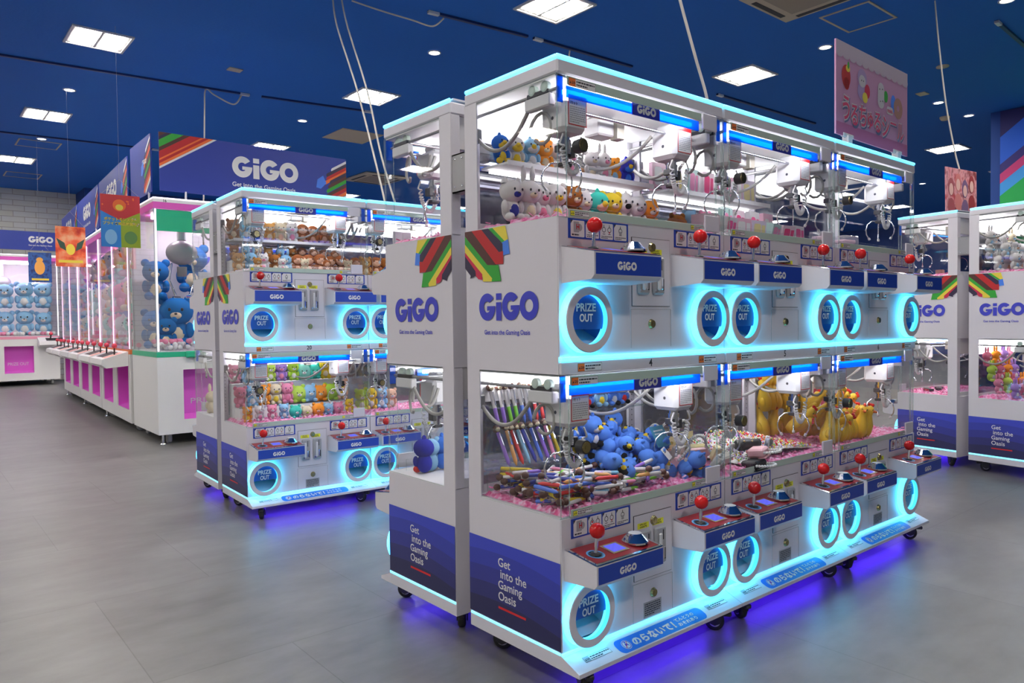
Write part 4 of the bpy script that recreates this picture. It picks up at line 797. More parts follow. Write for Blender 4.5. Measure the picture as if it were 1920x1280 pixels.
# ------------------------------------------------------------------ prizes
def pc(r, g, b): return tuple(min(.9, x * 1.05) for x in srgb(r, g, b))
def fab(name, rgb): return mat('plush_' + name, pc(*rgb), .9, bump=.5, bscale=180, spec=.1)
PL = dict(white=(236, 232, 232), cream=(238, 222, 190), brown=(150, 92, 40), tan=(205, 150, 82), orange=(240, 150, 50), blue=(58, 116, 214), sky=(150, 200, 236), fuzzblue=(92, 142, 232), navy=(42, 46, 150), teal=(70, 205, 185), yellow=(248, 205, 60), pink=(240, 150, 180), rose=(225, 120, 150),
          purple=(180, 140, 220), green=(170, 210, 70), lime=(190, 220, 90), mint=(140, 215, 200), peach=(245, 190, 160), monkey=(158, 92, 52), black=(25, 25, 28), deepblue=(30, 110, 175), red=(215, 50, 50), gray=(170, 170, 178))
PROTO = {}
def plush(kind, main, acc='white'):
    k = (kind, main, acc)
    if k in PROTO: return PROTO[k]
    m, a = fab(main, PL[main]), fab(acc, PL[acc]); b = MB(); h = MB(); f = MB(); t = MB(); bk = mat('plush_eye', (.015, .012, .012), .3)
    def S_(q, c, r, mt): q.sph(c, r, mt, 12, 8)
    if kind == 'ball':
        S_(b, (0, 0, .36), (.37, .33, .36), m); hz, hr, hy = .40, .36, -.02
        for s in (-1, 1): S_(h, (s * .22, 0, .68), (.10, .07, .10), m); S_(h, (s * .18, -.26, .08), (.10, .10, .08), m)
    else:
        S_(b, (0, 0, .25), (.21, .18, .25), m)
        for s in (-1, 1): S_(b, (s * .14, -.17, .09), (.095, .13, .09), fab('black', PL['black']) if main == 'fuzzblue' and s > 0 or main == 'fuzzblue' and kind == 'bird' else a if kind in ('monkey', 'bird') else m); S_(b, (s * .21, -.07, .31), (.075, .085, .14), m)
        hz, hr, hy = .64, .27, -.02; S_(h, (0, hy, hz), (.28, .25, .25), m)
        if kind == 'bear' or kind == 'monkey':
            for s in (-1, 1): S_(h, ((s * .21, .0, hz + .20) if kind == 'bear' else (s * .29, .0, hz + .02)), (.09, .05, .09), m if kind == 'bear' else a)
        elif kind == 'cat':
            for s in (-1, 1): h.lathe([(.10, 0), (.06, .09), (0, .17)], (s * .17, 0, hz + .16), 'z', m, 10)
        elif kind == 'rabbit':
            for s in (-1, 1): S_(h, (s * .11, .02, hz + .36), (.065, .05, .19), m)
        elif kind == 'bird':
            h.lathe([(.08, 0), (.045, -.06), (0, -.13)], (0, -.26, hz - .04), 'y', fab('yellow', PL['yellow']), 10); S_(h, (0, .02, hz + .26), (.06, .05, .08), m)
    yf = hy - hr * .86
    for s in (-1, 1): S_(f, (s * .10, yf - .02, hz + .03), (.024, .018, .03), bk)
    if kind == 'monkey': S_(f, (0, hy - .07, hz - .03), (.22, .20, .19), a); S_(f, (0, yf - .07, hz - .05), (.02, .02, .015), bk)
    elif kind == 'bird': S_(f, (0, hy - .1, hz - .08), (.19, .16, .13), a)
    else: S_(f, (0, yf + .03, hz - .07), (.095, .07, .065), a); S_(f, (0, yf - .04, hz - .045), (.026, .018, .018), bk)
    if kind != 'ball': S_(t, (0, -.06, .24), (.15, .145, .17), a)
    o = b.build('plush_' + kind); PROTO[k] = o; COL.objects.unlink(o)
    hd = h.build('head' if kind != 'ball' else 'limb_pad', o); f.build('face', hd); COL.objects.unlink(hd); 
    if t.v: q = t.build('belly_patch', o); COL.objects.unlink(q)
    COL.objects.unlink(bpy.data.objects[[c for c in bpy.data.objects if c.parent == hd][0].name]); KID[o.name] = [c for c in bpy.data.objects if c.parent == o]; KID[hd.name] = [c for c in bpy.data.objects if c.parent == hd]
    return o
KID = {}
SEEN = {}
ORD = ('', 'second ', 'third ', 'fourth ', 'fifth ', 'sixth ', 'seventh ', 'eighth ', 'ninth ', 'tenth ')
def clone(p):
    c = p.copy(); COL.objects.link(c)
    for ch in KID.get(p.name, ()):
        d = ch.copy(); COL.objects.link(d); d.parent = c
        for g in KID.get(ch.name, ()): q = g.copy(); COL.objects.link(q); q.parent = d
    return c
def put(p, cab, x, y, z, h=1, rz=0, rx=0, ry=0, label='', cat='plush toy', group=None):
    o = clone(p); X = Matrix.Translation((x, y, z)) @ Matrix.Rotation(rz, 4, 'Z') @ Matrix.Rotation(ry, 4, 'Y') @ Matrix.Rotation(rx, 4, 'X')
    base = cab if isinstance(cab, Matrix) else CABS[cab]; l, r, s = (base @ X).decompose(); o.location = l; o.rotation_mode = 'XYZ'; o.rotation_euler = r.to_euler(); o.scale = (h, h, h)
    return tag(o, label, cat, group)
def row(cab, items, y, z, h, where, group, jit=.15):
    # items: (x, kind, main, accent)
    cnt = {}
    for q in items: cnt[q[1], q[2]] = cnt.get((q[1], q[2]), 0) + 1
    seen = {}
    for x, k, m_, a in items:
        i = seen.get((k, m_), 0); seen[k, m_] = i + 1
        nth = '' if cnt[k, m_] == 1 else ('leftmost ' if i == 0 else 'rightmost ' if i == cnt[k, m_] - 1 else ORD[i])
        mid = '' if nth in ('', 'leftmost ', 'rightmost ') else ' from left'
        put(plush(k, m_, a), cab, x, y + R.uniform(-.012, .012), z, h * R.uniform(.93, 1.07), R.uniform(-jit, jit) - .15, R.uniform(-.05, .1), 0, '%s%s plush %s%s, %s' % (nth, {'fuzzblue': 'blue', 'deepblue': 'blue', 'monkey': 'brown'}.get(m_, m_), 'ball toy' if k == 'ball' else k, mid, where), 'plush toy', group)
row('A4', [(.07, 'bird', 'blue', 'yellow'), (.14, 'bird', 'white', 'yellow'), (.205, 'bird', 'sky', 'white'), (.275, 'bear', 'orange', 'cream'), (.35, 'bear', 'white', 'cream'), (.42, 'cat', 'white', 'pink'), (.515, 'bear', 'white', 'cream'), (.585, 'rabbit', 'white', 'pink'), (.655, 'bear', 'orange', 'sky'), (.735, 'bird', 'navy', 'blue')], .365, 1.728, .125, 'upper shelf of cabinet 4', 'plush toys on the upper shelf of cabinet 4')
row('A4', [(.06, 'cat', 'white', 'navy'), (.13, 'rabbit', 'white', 'cream'), (.20, 'cat', 'white', 'rose'), (.265, 'bear', 'white', 'yellow'), (.335, 'bear', 'brown', 'cream'), (.41, 'cat', 'white', 'cream'), (.485, 'bird', 'teal', 'peach'), (.56, 'bear', 'yellow', 'cream'), (.63, 'cat', 'white', 'black'), (.705, 'cat', 'white', 'gray'), (.775, 'cat', 'orange', 'white')], .30, 1.522, .165, 'lower row in the top bay of cabinet 4', 'plush toys standing in the top bay of cabinet 4')
row('A5', [(.06, 'ball', 'brown', 'peach'), (.135, 'bear', 'sky', 'white'), (.20, 'ball', 'teal', 'cream'), (.275, 'bear', 'pink', 'white'), (.35, 'ball', 'white', 'cream')], .28, 1.522, .135, 'top bay of cabinet 5', 'plush toys in the top bay of cabinet 5')
# filler of shredded film on the bay floors
fill = noisy('pink_shreds', pc(215, 75, 140), pc(238, 140, 190), pc(248, 205, 228), 55)
fillc = noisy('pale_shreds', pc(235, 200, 220), pc(246, 232, 240), pc(250, 245, 250), 55)
def filler(cab, i, label, m_=None, x0=.02, x1=W - .02, y0=.012, y1=D - .05, up_=.02):
    b = MB(); rr = random.Random(len(label)); nx, ny = 46, 22; z0 = DECKS[i][0] + .003; vs = []; fs = []
    for j in range(ny + 1):
        for k in range(nx + 1): vs.append((x0 + (x1 - x0) * (k + rr.uniform(-.3, .3) * (0 < k < nx)) / nx, y0 + (y1 - y0) * (j + rr.uniform(-.3, .3) * (0 < j < ny)) / ny, z0 + (rr.uniform(.004, up_) if 0 < k < nx and 0 < j < ny else 0)))
    for j in range(ny):
        for k in range(nx): p = j * (nx + 1) + k; fs.append((p, p + 1, p + nx + 2, p + nx + 1))
    b.add(vs, fs, m_ or fill)
    for _ in range(420):
        c = Vector((rr.uniform(x0 + .02, x1 - .02), rr.uniform(y0 + .01, y1 - .02), z0 + rr.uniform(.008, up_ + .006))); u = Vector((rr.uniform(-1, 1), rr.uniform(-1, 1), rr.uniform(-.5, .7))).normalized() * .011; v = u.orthogonal().normalized() * .003
        b.add([c - u - v, c + u - v, c + u * .7 + v, c - u * .7 + v], [(0, 1, 2, 3)], m_ or fill)
    o = b.build('shredded_filler'); o.matrix_world = CABS[cab]; tag(o, label, 'filler', None, 'stuff')
for c, i, l, m_ in (('A4', 1, 'pink shredded filler in the top bay of cabinet 4', None), ('A4', 0, 'pink shredded filler under the pens in cabinet 4', None), ('A5', 1, 'pale shredded filler in the top bay of cabinet 5', fillc), ('A5', 0, 'pink shredded filler around the beads in cabinet 5', None), ('A6', 0, 'pink shredded filler in the lower bay of cabinet 6', None), ('B20', 1, 'pale shredded filler in the top bay of cabinet 20', fillc), ('B20', 0, 'pink shredded filler in the lower bay of cabinet 20', None),
                   ('B21', 0, 'pink shredded filler in the cabinet right of 20', None), ('C0', 1, 'pink shredded filler in the top bay at right edge', None), ('C0', 0, 'pink shredded filler in the lower bay at right edge', None), ('c0', 0, 'pink shredded filler with dark blocks in the near-empty bay', None), ('c0', 1, 'pink shredded filler in the top bay right of cabinet 6', None), ('a0', 1, 'pink shredded filler in the top bay behind cabinet 4', None)): filler(c, i, l, m_)
# pens
PEN = {}
PC = dict(purple=(150, 110, 215), blue=(80, 120, 225), green=(120, 200, 50), red=(225, 60, 60), orange=(240, 180, 110), yellow=(240, 215, 60), sky=(140, 200, 235), white=(235, 232, 235), pink=(240, 150, 190), navy=(60, 70, 170))
topm = mat('pen_topper', pc(78, 44, 34), .5)
def pen(c, two):
    if (c, two) in PEN: return PEN[c, two]
    m_ = mat('pen_' + c, pc(*PC[c]), .35); b = MB(); wm = mat('pen_white', pc(*PC['white']), .35) if two else m_
    b.lathe([(.0015, 0), (.0065, .014), (.0072, .016), (.0072, .066)], (0, 0, 0), 'z', m_, 10); b.lathe([(.0072, .066), (.0072, .128), (.004, .132)], (0, 0, 0), 'z', wm, 10)
    o = b.build('ballpoint_pen'); COL.objects.unlink(o); t = MB(); t.sph((0, 0, .143), (.0155, .0135, .0145), topm, 12, 8); tp = t.build('round_topper', o, 'dark brown round topper'); COL.objects.unlink(tp)
    t = MB(); t.sph((0, -.0085, .140), (.0105, .006, .009), fab('cream', PL['cream']), 10, 6); q = t.build('face', tp); COL.objects.unlink(q)
    t = MB(); t.box(-.002, -.0115, .075, .002, -.0095, .125, chrome); q2 = t.build('clip', o); COL.objects.unlink(q2)
    KID[o.name] = [tp, q2]; KID[tp.name] = [q]; PEN[c, two] = o; return o
for j, (y, z, lean, cs, where) in enumerate(((.395, .805, .28, ('purple', 'purple', 'green', 'green', 'blue', 'blue', 'red', 'red', 'orange'), 'upper row of the pen rack'), (.335, .668, .42, ('purple', 'orange', 'red', 'sky', 'navy', 'blue', 'purple', 'pink', 'yellow'), 'lower row of the pen rack'))):
    n = {}
    for k, c in enumerate(cs):
        n[c] = n.get(c, 0) + 1; many = cs.count(c) > 1
        put(pen(c, j == 0), 'A4', .075 + k * .031, y, z, 1.0, R.uniform(-.2, .2), -lean + R.uniform(-.05, .05), R.uniform(-.03, .03) - .12 * j, '%s%s pen with brown round topper in the %s' % (('left ' if n[c] == 1 else 'right ') if many else '', c, where), 'pen', 'pens standing in the rack')
b = MB()
for y, z in ((.372, .80), (.300, .662)): b.box(.045, y, z - .006, .37, y + .06, z - .003, glass, 0, gedge, 'z'); b.box(.045, y, z - .003, .37, y + .003, z + .028, glass, 0, gedge, 'y')
b.box(.045, .30, .57, .048, .43, .80, glass, 0, gedge, 'x'); b.box(.367, .30, .57, .370, .43, .80, glass, 0, gedge, 'x'); o = b.build('pen_rack'); o.matrix_world = CABS['A4']; tag(o, 'clear two-step rack holding pens at the back of cabinet 4', 'rack')
cols = list(PC)
def bare(p):
    q = p.copy(); KID[q.name] = KID[p.name][1:]; return q
BARE = {}
for k in range(190):
    x, y = (R.uniform(.02, .22), R.uniform(.02, .33)) if k % 2 else (R.uniform(.04, .52), R.uniform(.03, .285))
    if x > .32 and y > .14: x *= .6
    c = cols[k % 10]; rz = R.gauss(1.3, .6) + (PI if R.random() < .5 else 0); ex, ey = math.sin(rz) * .14, -math.cos(rz) * .14
    x = min(max(x, .02 + max(0, -ex)), .80 - max(0, ex)); y = min(max(y, .024 + max(0, -ey)), .36 - max(0, ey))
    two = k % 2 == 0; p = pen(c, two)
    if k % 5 < 3: p = BARE.setdefault((c, two), bare(p))
    put(p, 'A4', x, y, .580 + .011 * (k // 32) + .02 * R.random(), .9, rz, PI / 2 + R.uniform(-.10, .10), 0, '%s pen in the loose heap of cabinet 4' % c, 'pen', 'pens in the loose heap')
# blue fuzzy birds
bird = plush('bird', 'fuzzblue', 'white'); birdk = plush('bear', 'fuzzblue', 'yellow'); birdb = plush('bird', 'fuzzblue', 'black')
for k in range(46):
    lay = 0 if k < 21 else 1 if k < 36 else 2; x = R.uniform(.34, .80) if lay == 0 else R.uniform(.38, .76) if lay == 1 else R.uniform(.40, .62); y = R.uniform(.09, .36) if lay == 0 else R.uniform(.17, .38) if lay == 1 else R.uniform(.26, .37)
    kind = (bird, birdk, birdb)[k % 3]; up_ = R.random() < .4
    put(kind, 'A4', x, y, .585 + lay * .062, .125 * R.uniform(.9, 1.1), R.uniform(-2.2, 1.2), R.uniform(-.3, .4) if up_ else R.uniform(.7, 1.6) * R.choice((-1, 1)), R.uniform(-.4, .4), 'blue plush toy with %s belly, %s layer of the heap' % (('white', 'yellow', 'black')[k % 3], ('lowest', 'middle', 'topmost')[lay]), 'plush toy', 'blue plush heap, %s %s' % (('white', 'yellow', 'black')[k % 3], ('low', 'mid', 'top')[lay]))
row('A4', [(.47, 'bird', 'fuzzblue', 'white'), (.54, 'bear', 'fuzzblue', 'red'), (.61, 'bear', 'sky', 'yellow'), (.68, 'rabbit', 'fuzzblue', 'white'), (.75, 'cat', 'fuzzblue', 'red')], .405, .832, .105, 'clear shelf in the lower bay of cabinet 4', 'blue plush toys on the clear shelf')
b = MB(); b.box(.43, .36, .822, .83, .445, .828, glass, 0, gedge, 'z'); o = b.build('clear_shelf'); o.matrix_world = CABS['A4']; tag(o, 'clear acrylic shelf with a row of blue plush in cabinet 4', 'shelf')
def tagcard(cab, x, y, z, w, h, c, label, rz=.2, rx=-.5):
    b = MB(); b.box(-w / 2, -.0006, 0, w / 2, .0006, h, mat('tag_' + label.split()[0], pc(*c), .4)); dashes(b, (-w * .35, -.0008, h * .55), FX, FZ, w * .7, h * .3, 2, printw if c[0] < 150 else dark, .0006); o = b.build('paper_tag'); o.matrix_world = CABS[cab] @ Matrix.Translation((x, y, z)) @ Matrix.Rotation(rz, 4, 'Z') @ Matrix.Rotation(rx, 4, 'X'); tag(o, label, 'tag')
tagcard('A4', .70, .15, .69, .09, .085, (60, 130, 160), 'teal paper tag lying on the blue plush heap', .1, -.5); tagcard('A4', .66, .09, .655, .07, .05, (230, 230, 228), 'white paper tag lying below the teal tag', .5, -.7)
# purses with pearl strands
PU = {}
def purse(c):
    if c in PU: return PU[c]
    rgb = dict(cream=(228, 216, 170), pink=(232, 180, 188), olive=(196, 182, 120), white=(236, 232, 226), black=(30, 28, 32))[c]; m_ = mat('leather_' + c, pc(*rgb), .45); b = MB(); b.box(-.05, -.018, 0, .05, .018, .07, m_, .008)
    o = b.build('toy_purse'); COL.objects.unlink(o); f = MB(); f.prism([[(-.052, .074), (-.052, .045), (-.02, .03), (0, .026), (.02, .03), (.052, .045), (.052, .074)]], (0, -.021, 0), FX, FZ, .003, m_); f.lathe([(0, -.026), (.007, -.026), (.007, -.021)], (0, 0, .036), 'y', brass, 12, smooth=False); q = f.build('flap', o); h = MB()
    for k in range(17): a = PI * k / 16; h.sph((.045 * math.cos(a), 0, .07 + .055 * math.sin(a)), .0062, mat('pearl', (.85, .83, .8), .2), 8, 5)
    r_ = h.build('pearl_handle', o); COL.objects.unlink(q); COL.objects.unlink(r_); KID[o.name] = [q, r_]; PU[c] = o; return o
k = 0
for cab, x, y, z, c, rz, rx, l in (('A4', .70, .405, .60, 'olive', -.1, 0, 'standing at the back right of cabinet 4'), ('A4', .78, .38, .60, 'cream', .2, .1, 'standing at the rear right post of cabinet 4'), ('A4', .80, .29, .575, 'white', -.4, .3, 'right of the blue plush heap'), ('A4', .79, .20, .575, 'pink', .5, .7, 'lying at the right end of cabinet 4'), ('A5', .07, .40, .60, 'pink', 0, 0, 'at the back left corner of cabinet 5'), ('A5', .17, .405, .60, 'cream', -.2, 0, 'at the back of cabinet 5, third from left'), ('A5', .27, .40, .60, 'olive', .15, 0, 'at the back of cabinet 5, beside the beads'),
                               ('A5', .08, .30, .58, 'white', .4, .3, 'in the second line of cabinet 5'), ('A5', .18, .28, .58, 'olive', -.5, .5, 'tilted in the second line of cabinet 5'), ('A5', .27, .27, .58, 'cream', .3, 1.1, 'lying flat beside the bead heap'), ('A5', .07, .19, .58, 'pink', -.3, .2, 'standing near the left glass of cabinet 5'), ('A5', .17, .17, .58, 'cream', .7, .4, 'leaning near the left front of cabinet 5'), ('A5', .07, .09, .58, 'white', .2, .6, 'in the left front corner of cabinet 5'), ('A5', .29, .075, .62, 'pink', .35, 1.45, 'lying at the front of cabinet 5'), ('A5', .24, .06, .58, 'black', .1, 1.5, 'lying under the pink one at the front of cabinet 5')):
    put(purse(c), cab, x, y, z, 1.0, rz, rx, 0, '%s pearl-handled toy purse %s' % (c, l), 'purse', 'toy purses in cabinets 4 and 5')
b = MB(); b.lathe([(0, 0), (.024, .002), (.026, .03), (.020, .10), (.018, .13), (0, .132)], (0, 0, 0), 'x', blackp, 18); b.sph((.02, -.02, .018), .005, brass, 8, 5); b.sph((.07, -.018, .014), .005, brass, 8, 5); o = b.build('black_case'); o.matrix_world = CABS['A5'] @ Matrix.Translation((.27, .12, .645)) @ Matrix.Rotation(-.15, 4, 'Z'); tag(o, 'black studded case lying above the pink purse in cabinet 5', 'case')
b = MB(); b.box(0, -.012, 0, .035, .012, .075, chrome, .004); o = b.build('silver_lighter_box'); o.matrix_world = CABS['A5'] @ Matrix.Translation((.43, .09, .59)) @ Matrix.Rotation(.3, 4, 'Y'); tag(o, 'upright silver box at the front of cabinet 5', 'box')
bc = [mat('bead_%d' % i, pc(*c), .25) for i, c in enumerate(((230, 70, 80), (250, 215, 80), (235, 235, 240), (245, 170, 200), (130, 200, 120), (190, 160, 230), (250, 250, 250)))]
b = MB(); OV = [(0, 0, 1), (1, 0, 0), (0, 1, 0), (-1, 0, 0), (0, -1, 0), (0, 0, -1)]; OF = [(0, 1, 2), (0, 2, 3), (0, 3, 4), (0, 4, 1), (5, 2, 1), (5, 3, 2), (5, 4, 3), (5, 1, 4)]
for k in range(1700):
    x, y = R.uniform(.22, .80), R.uniform(.07, .40); hh = .085 * math.exp(-((x - .5) / .3) ** 2) * (.45 + .55 * min(1, y / .3)); z = .572 + hh * R.uniform(.6, 1.0) + .004; r_ = R.uniform(.004, .0072); b.add([(x + q[0] * r_, y + q[1] * r_, z + q[2] * r_) for q in OV], OF, bc[k % 3 if x > .5 and k % 2 else k % 7], True)
hv = []; hf = []
for j in range(11):
    for i in range(17): x, y = .20 + .62 * i / 16, .06 + .35 * j / 10; hv.append((x, y, .566 + .075 * math.exp(-((x - .5) / .3) ** 2) * (.45 + .55 * min(1, y / .3))))
for j in range(10):
    for i in range(16): p = j * 17 + i; hf.append((p, p + 1, p + 18, p + 17))
b.add(hv, hf, bc[2]); o = b.build('bead_heap'); o.matrix_world = CABS['A5']; tag(o, 'heap of tiny coloured beads in the lower bay of cabinet 5', 'beads', None, 'stuff')
# squeaky yellow chickens
b = MB(); ym = mat('rubber_yellow', (.95, .60, .035), .4); om = mat('rubber_orange', pc(240, 110, 25), .4)
b.lathe([(0, 0), (.020, .004), (.030, .03), (.030, .06), (.022, .085), (.015, .105), (.017, .125), (.016, .14), (0, .152)], (0, 0, 0), 'z', ym, 14); ck = b.build('rubber_chicken'); COL.objects.unlink(ck); ch = []
b = MB(); b.lathe([(.008, 0), (.005, -.012), (0, -.02)], (0, -.014, .126), 'y', om, 8); ch.append(b.build('beak', ck)); b = MB()
for i in range(3): b.sph((0, -.008 + .008 * i, .153), (.004, .006, .008), red, 8, 5)
ch.append(b.build('comb', ck)); b = MB()
for s in (-1, 1): b.sph((s * .010, -.012, .134), .0032, dark, 6, 4)
ch.append(b.build('eye_spots', ck)); b = MB()
for s in (-1, 1): b.sph((s * .028, .0, .05), (.008, .014, .026), ym, 8, 5)
ch.append(b.build('wing_pair', ck))
for q in ch: COL.objects.unlink(q)
KID[ck.name] = ch
for k in range(46):
    if k < 15: x, y, z, rx, w_ = .05 + .062 * (k % 5), .40 - .02 * R.random(), .58 + .13 * (k // 5), R.uniform(-.25, .05), 'stacked upright at the back left of cabinet 6'
    elif k < 36: x, y, z, rx, w_ = R.uniform(.05, .52), R.uniform(.13, .34), .60 + .05 * R.random() + .06 * (k % 2), R.uniform(.5, 1.5), 'in the sliding heap of cabinet 6'
    else: x, y, z, rx, w_ = .06 + .045 * (k - 36), .055 + .03 * R.random(), .575, R.uniform(-.15, .25), 'standing along the front glass of cabinet 6'
    put(ck, 'A6', x, y, z, 1.12, R.uniform(-1.2, .8), rx, R.uniform(-.25, .25), 'yellow rubber chicken ' + w_, 'toy', 'yellow chickens ' + w_.split(' of ')[0])
# cartons, packs and clear boxes
def carton(cab, x, y, z, w, d, h, c0, c1, label, cat, group, nm, rz=0, rx=0):
    b = MB(); m0 = mat('card_' + '_'.join(map(str, c0)), pc(*c0), .4); m1 = mat('card_' + '_'.join(map(str, c1)), pc(*c1), .4); b.box(-w / 2, -d / 2, 0, w / 2, d / 2, h, m0); o = b.build(nm)
    f = MB(); f.flat([rrect(-w * .38, h * .2, w * .1, h * .85, h * .1, 3)], (0, -d / 2, 0), FX, FZ, m1, .0006); f.flat([rect(w * .16, h * .2, w * .42, h * .8)], (0, -d / 2, 0), FX, FZ, m1, .0006); dashes(f, (-w * .36, -d / 2, h * .03), FX, FZ, w * .7, h * .13, 1, dark, .0008); f.build('printed_front', o)
    o.matrix_world = CABS[cab] @ Matrix.Translation((x, y, z)) @ Matrix.Rotation(rz, 4, 'Z') @ Matrix.Rotation(rx, 4, 'X'); tag(o, label, cat, group)
for k in range(10):
    i, j = k % 2, k // 2; carton('A6', .53 + .078 * i, .40, .566 + .060 * j, .074, .06, .058, (238, 234, 234), (205, 60, 80), '%s white and red carton, stack level %s from below, in cabinet 6' % (('left', 'right')[i], ('one', 'two', 'three', 'four', 'five')[j]), 'carton', 'white and red cartons', 'toy_carton')
TC = (((240, 190, 210), (245, 240, 245)), ((200, 230, 225), (240, 150, 190)), ((238, 236, 240), (235, 90, 150)), ((230, 220, 245), (250, 225, 160)), ((250, 215, 225), (220, 60, 120)))
for k in range(21):
    i = k % 7; j = k // 7; c = TC[(k * 3 + j) % 5]; x = .08 + .112 * i; y, z, h_ = ((.375, 1.730, .12), (.27, 1.512, .165), (.14, 1.512, .09))[j]
    if j == 1 and i < 3: continue
    carton('A5', x, y, z, .095, .022 if j < 2 else .07, h_, c[0], c[1], '%s pastel sticker pack, number %s from left, %s of cabinet 5' % (('pink', 'mint', 'white', 'lilac', 'rose')[(k * 3 + j) % 5], ('one', 'two', 'three', 'four', 'five', 'six', 'seven')[i], ('shelf row', 'standing row', 'front row')[j]), 'sticker pack', 'pastel sticker packs', 'sticker_pack', R.uniform(-.2, .2), R.uniform(-.1, .05) if j < 2 else R.uniform(-.05, .25))
clearb = glassy('clear_box', (.93, .92, .95), .5, .08, .14, (.95, .93, .96))
for k, (x, y, z, w, h_, rz) in enumerate(((.20, .20, 1.506, .12, .05, .1), (.34, .24, 1.506, .13, .06, -.2), (.34, .24, 1.570, .11, .05, .15), (.50, .20, 1.506, .13, .05, .05), (.64, .22, 1.506, .12, .06, -.1), (.50, .20, 1.560, .12, .045, -.12))):
    b = MB(); b.box(-w / 2, -.045, 0, w / 2, .045, h_, clearb, .004); b.box(-w * .4, -.036, .006, w * .4, .036, h_ * .55, mat('tissue_pink', pc(240, 200, 210), .6), .004); o = b.build('clear_box'); o.matrix_world = CABS['A6'] @ Matrix.Translation((x, y, z)) @ Matrix.Rotation(rz, 4, 'Z'); tag(o, 'clear prize box %s, cabinet 6 top bay' % ('at the left', 'under a second box at centre left', 'stacked on the centre left box', 'under a second box at centre', 'at the right', 'stacked on the centre box')[k], 'box', 'clear boxes in cabinet 6')
# island with cabinet 20
xs = [.07 + .082 * i for i in range(10)]
def cyc(x, c): return [(x_, *c[i % len(c)]) for i, x_ in enumerate(x)]
BR, SK, CW, MK, TN, WB = ('bear', 'brown', 'cream'), ('rabbit', 'sky', 'white'), ('cat', 'white', 'pink'), ('monkey', 'monkey', 'peach'), ('bear', 'tan', 'cream'), ('bear', 'cream', 'peach')
row('B20', cyc(xs, [BR, SK, CW, TN, WB, CW, MK, MK, MK, TN]), .36, 1.728, .145, 'top shelf of cabinet 20', 'plush toys on the top shelf of cabinet 20')
row('B20', cyc(xs, [BR, SK, WB, TN, SK, BR, MK, MK, MK, MK]), .36, 1.597, .112, 'second row of the top bay of cabinet 20', 'second row of plush in cabinet 20')
row('B20', cyc(xs, [TN, SK, CW, BR, SK, MK, MK, MK, MK, MK]), .27, 1.515, .145, 'third row of the top bay of cabinet 20', 'third row of plush in cabinet 20')
row('B20', cyc(xs[1::2], [TN, CW, WB, MK, WB]), .15, 1.515, .10, 'front of the top bay of cabinet 20', 'front plush in cabinet 20')
b = MB(); b.box(.05, .335, 1.505, W - .05, .44, 1.595, whited); o = b.build('display_step'); o.matrix_world = CABS['B20']; tag(o, 'white step under the second plush row in the top bay of cabinet 20', 'step')
PB = [('bear', c, a) for c, a in (('pink', 'white'), ('sky', 'white'), ('orange', 'cream'), ('yellow', 'white'), ('rose', 'pink'))]
row('B20', cyc(xs, [('bear', 'pink', 'white'), ('bear', 'sky', 'white'), ('cat', 'purple', 'white'), ('bear', 'lime', 'white'), ('bear', 'purple', 'pink'), ('bear', 'green', 'white'), ('ball', 'mint', 'white'), ('ball', 'teal', 'white'), ('bear', 'yellow', 'cream'), ('bear', 'peach', 'white')]), .385, .80, .145, 'back row of the lower bay of cabinet 20', 'pastel plush on the back step of cabinet 20')
row('B20', cyc(xs, [('bear', 'rose', 'pink'), ('bear', 'sky', 'white'), ('bear', 'orange', 'cream'), ('bear', 'cream', 'yellow'), ('bear', 'pink', 'rose'), ('ball', 'lime', 'white'), ('ball', 'sky', 'white'), ('ball', 'orange', 'cream'), ('ball', 'green', 'white'), ('bear', 'peach', 'yellow')]), .30, .655, .155, 'middle row of the lower bay of cabinet 20', 'pastel plush in the middle row of cabinet 20')
row('B20', cyc(xs[::1], [('bear', 'orange', 'yellow'), ('bear', 'white', 'pink'), ('bear', 'pink', 'white'), ('bear', 'sky', 'white'), ('ball', 'teal', 'white'), ('ball', 'cream', 'lime'), ('ball', 'orange', 'peach'), ('ball', 'sky', 'peach'), ('ball', 'pink', 'white'), ('bear', 'yellow', 'peach')]), .17, .572, .11, 'front row of the lower bay of cabinet 20', 'pastel plush in the front of cabinet 20')
for z0_, z1_, y_, l in ((.563, .650, .245, 'low white step under the middle pastel plush row of cabinet 20'), (.563, .795, .345, 'tall white step under the back pastel plush row of cabinet 20')): b = MB(); b.box(.05, y_, z0_, W - .05, y_ + .095, z1_, whited); o = b.build('display_step'); o.matrix_world = CABS['B20']; tag(o, l, 'step')
row('B21', cyc(xs[:4], [MK, TN, MK, BR]), .30, 1.515, .15, 'top bay of the cabinet right of 20', 'plush in the top bay right of cabinet 20'); row('B21', cyc(xs[:4], [('bear', 'lime', 'white'), ('bear', 'yellow', 'white'), ('bear', 'sky', 'white'), ('bear', 'peach', 'white')]), .25, .572, .16, 'lower bay of the cabinet right of 20', 'plush in the lower bay right of cabinet 20')
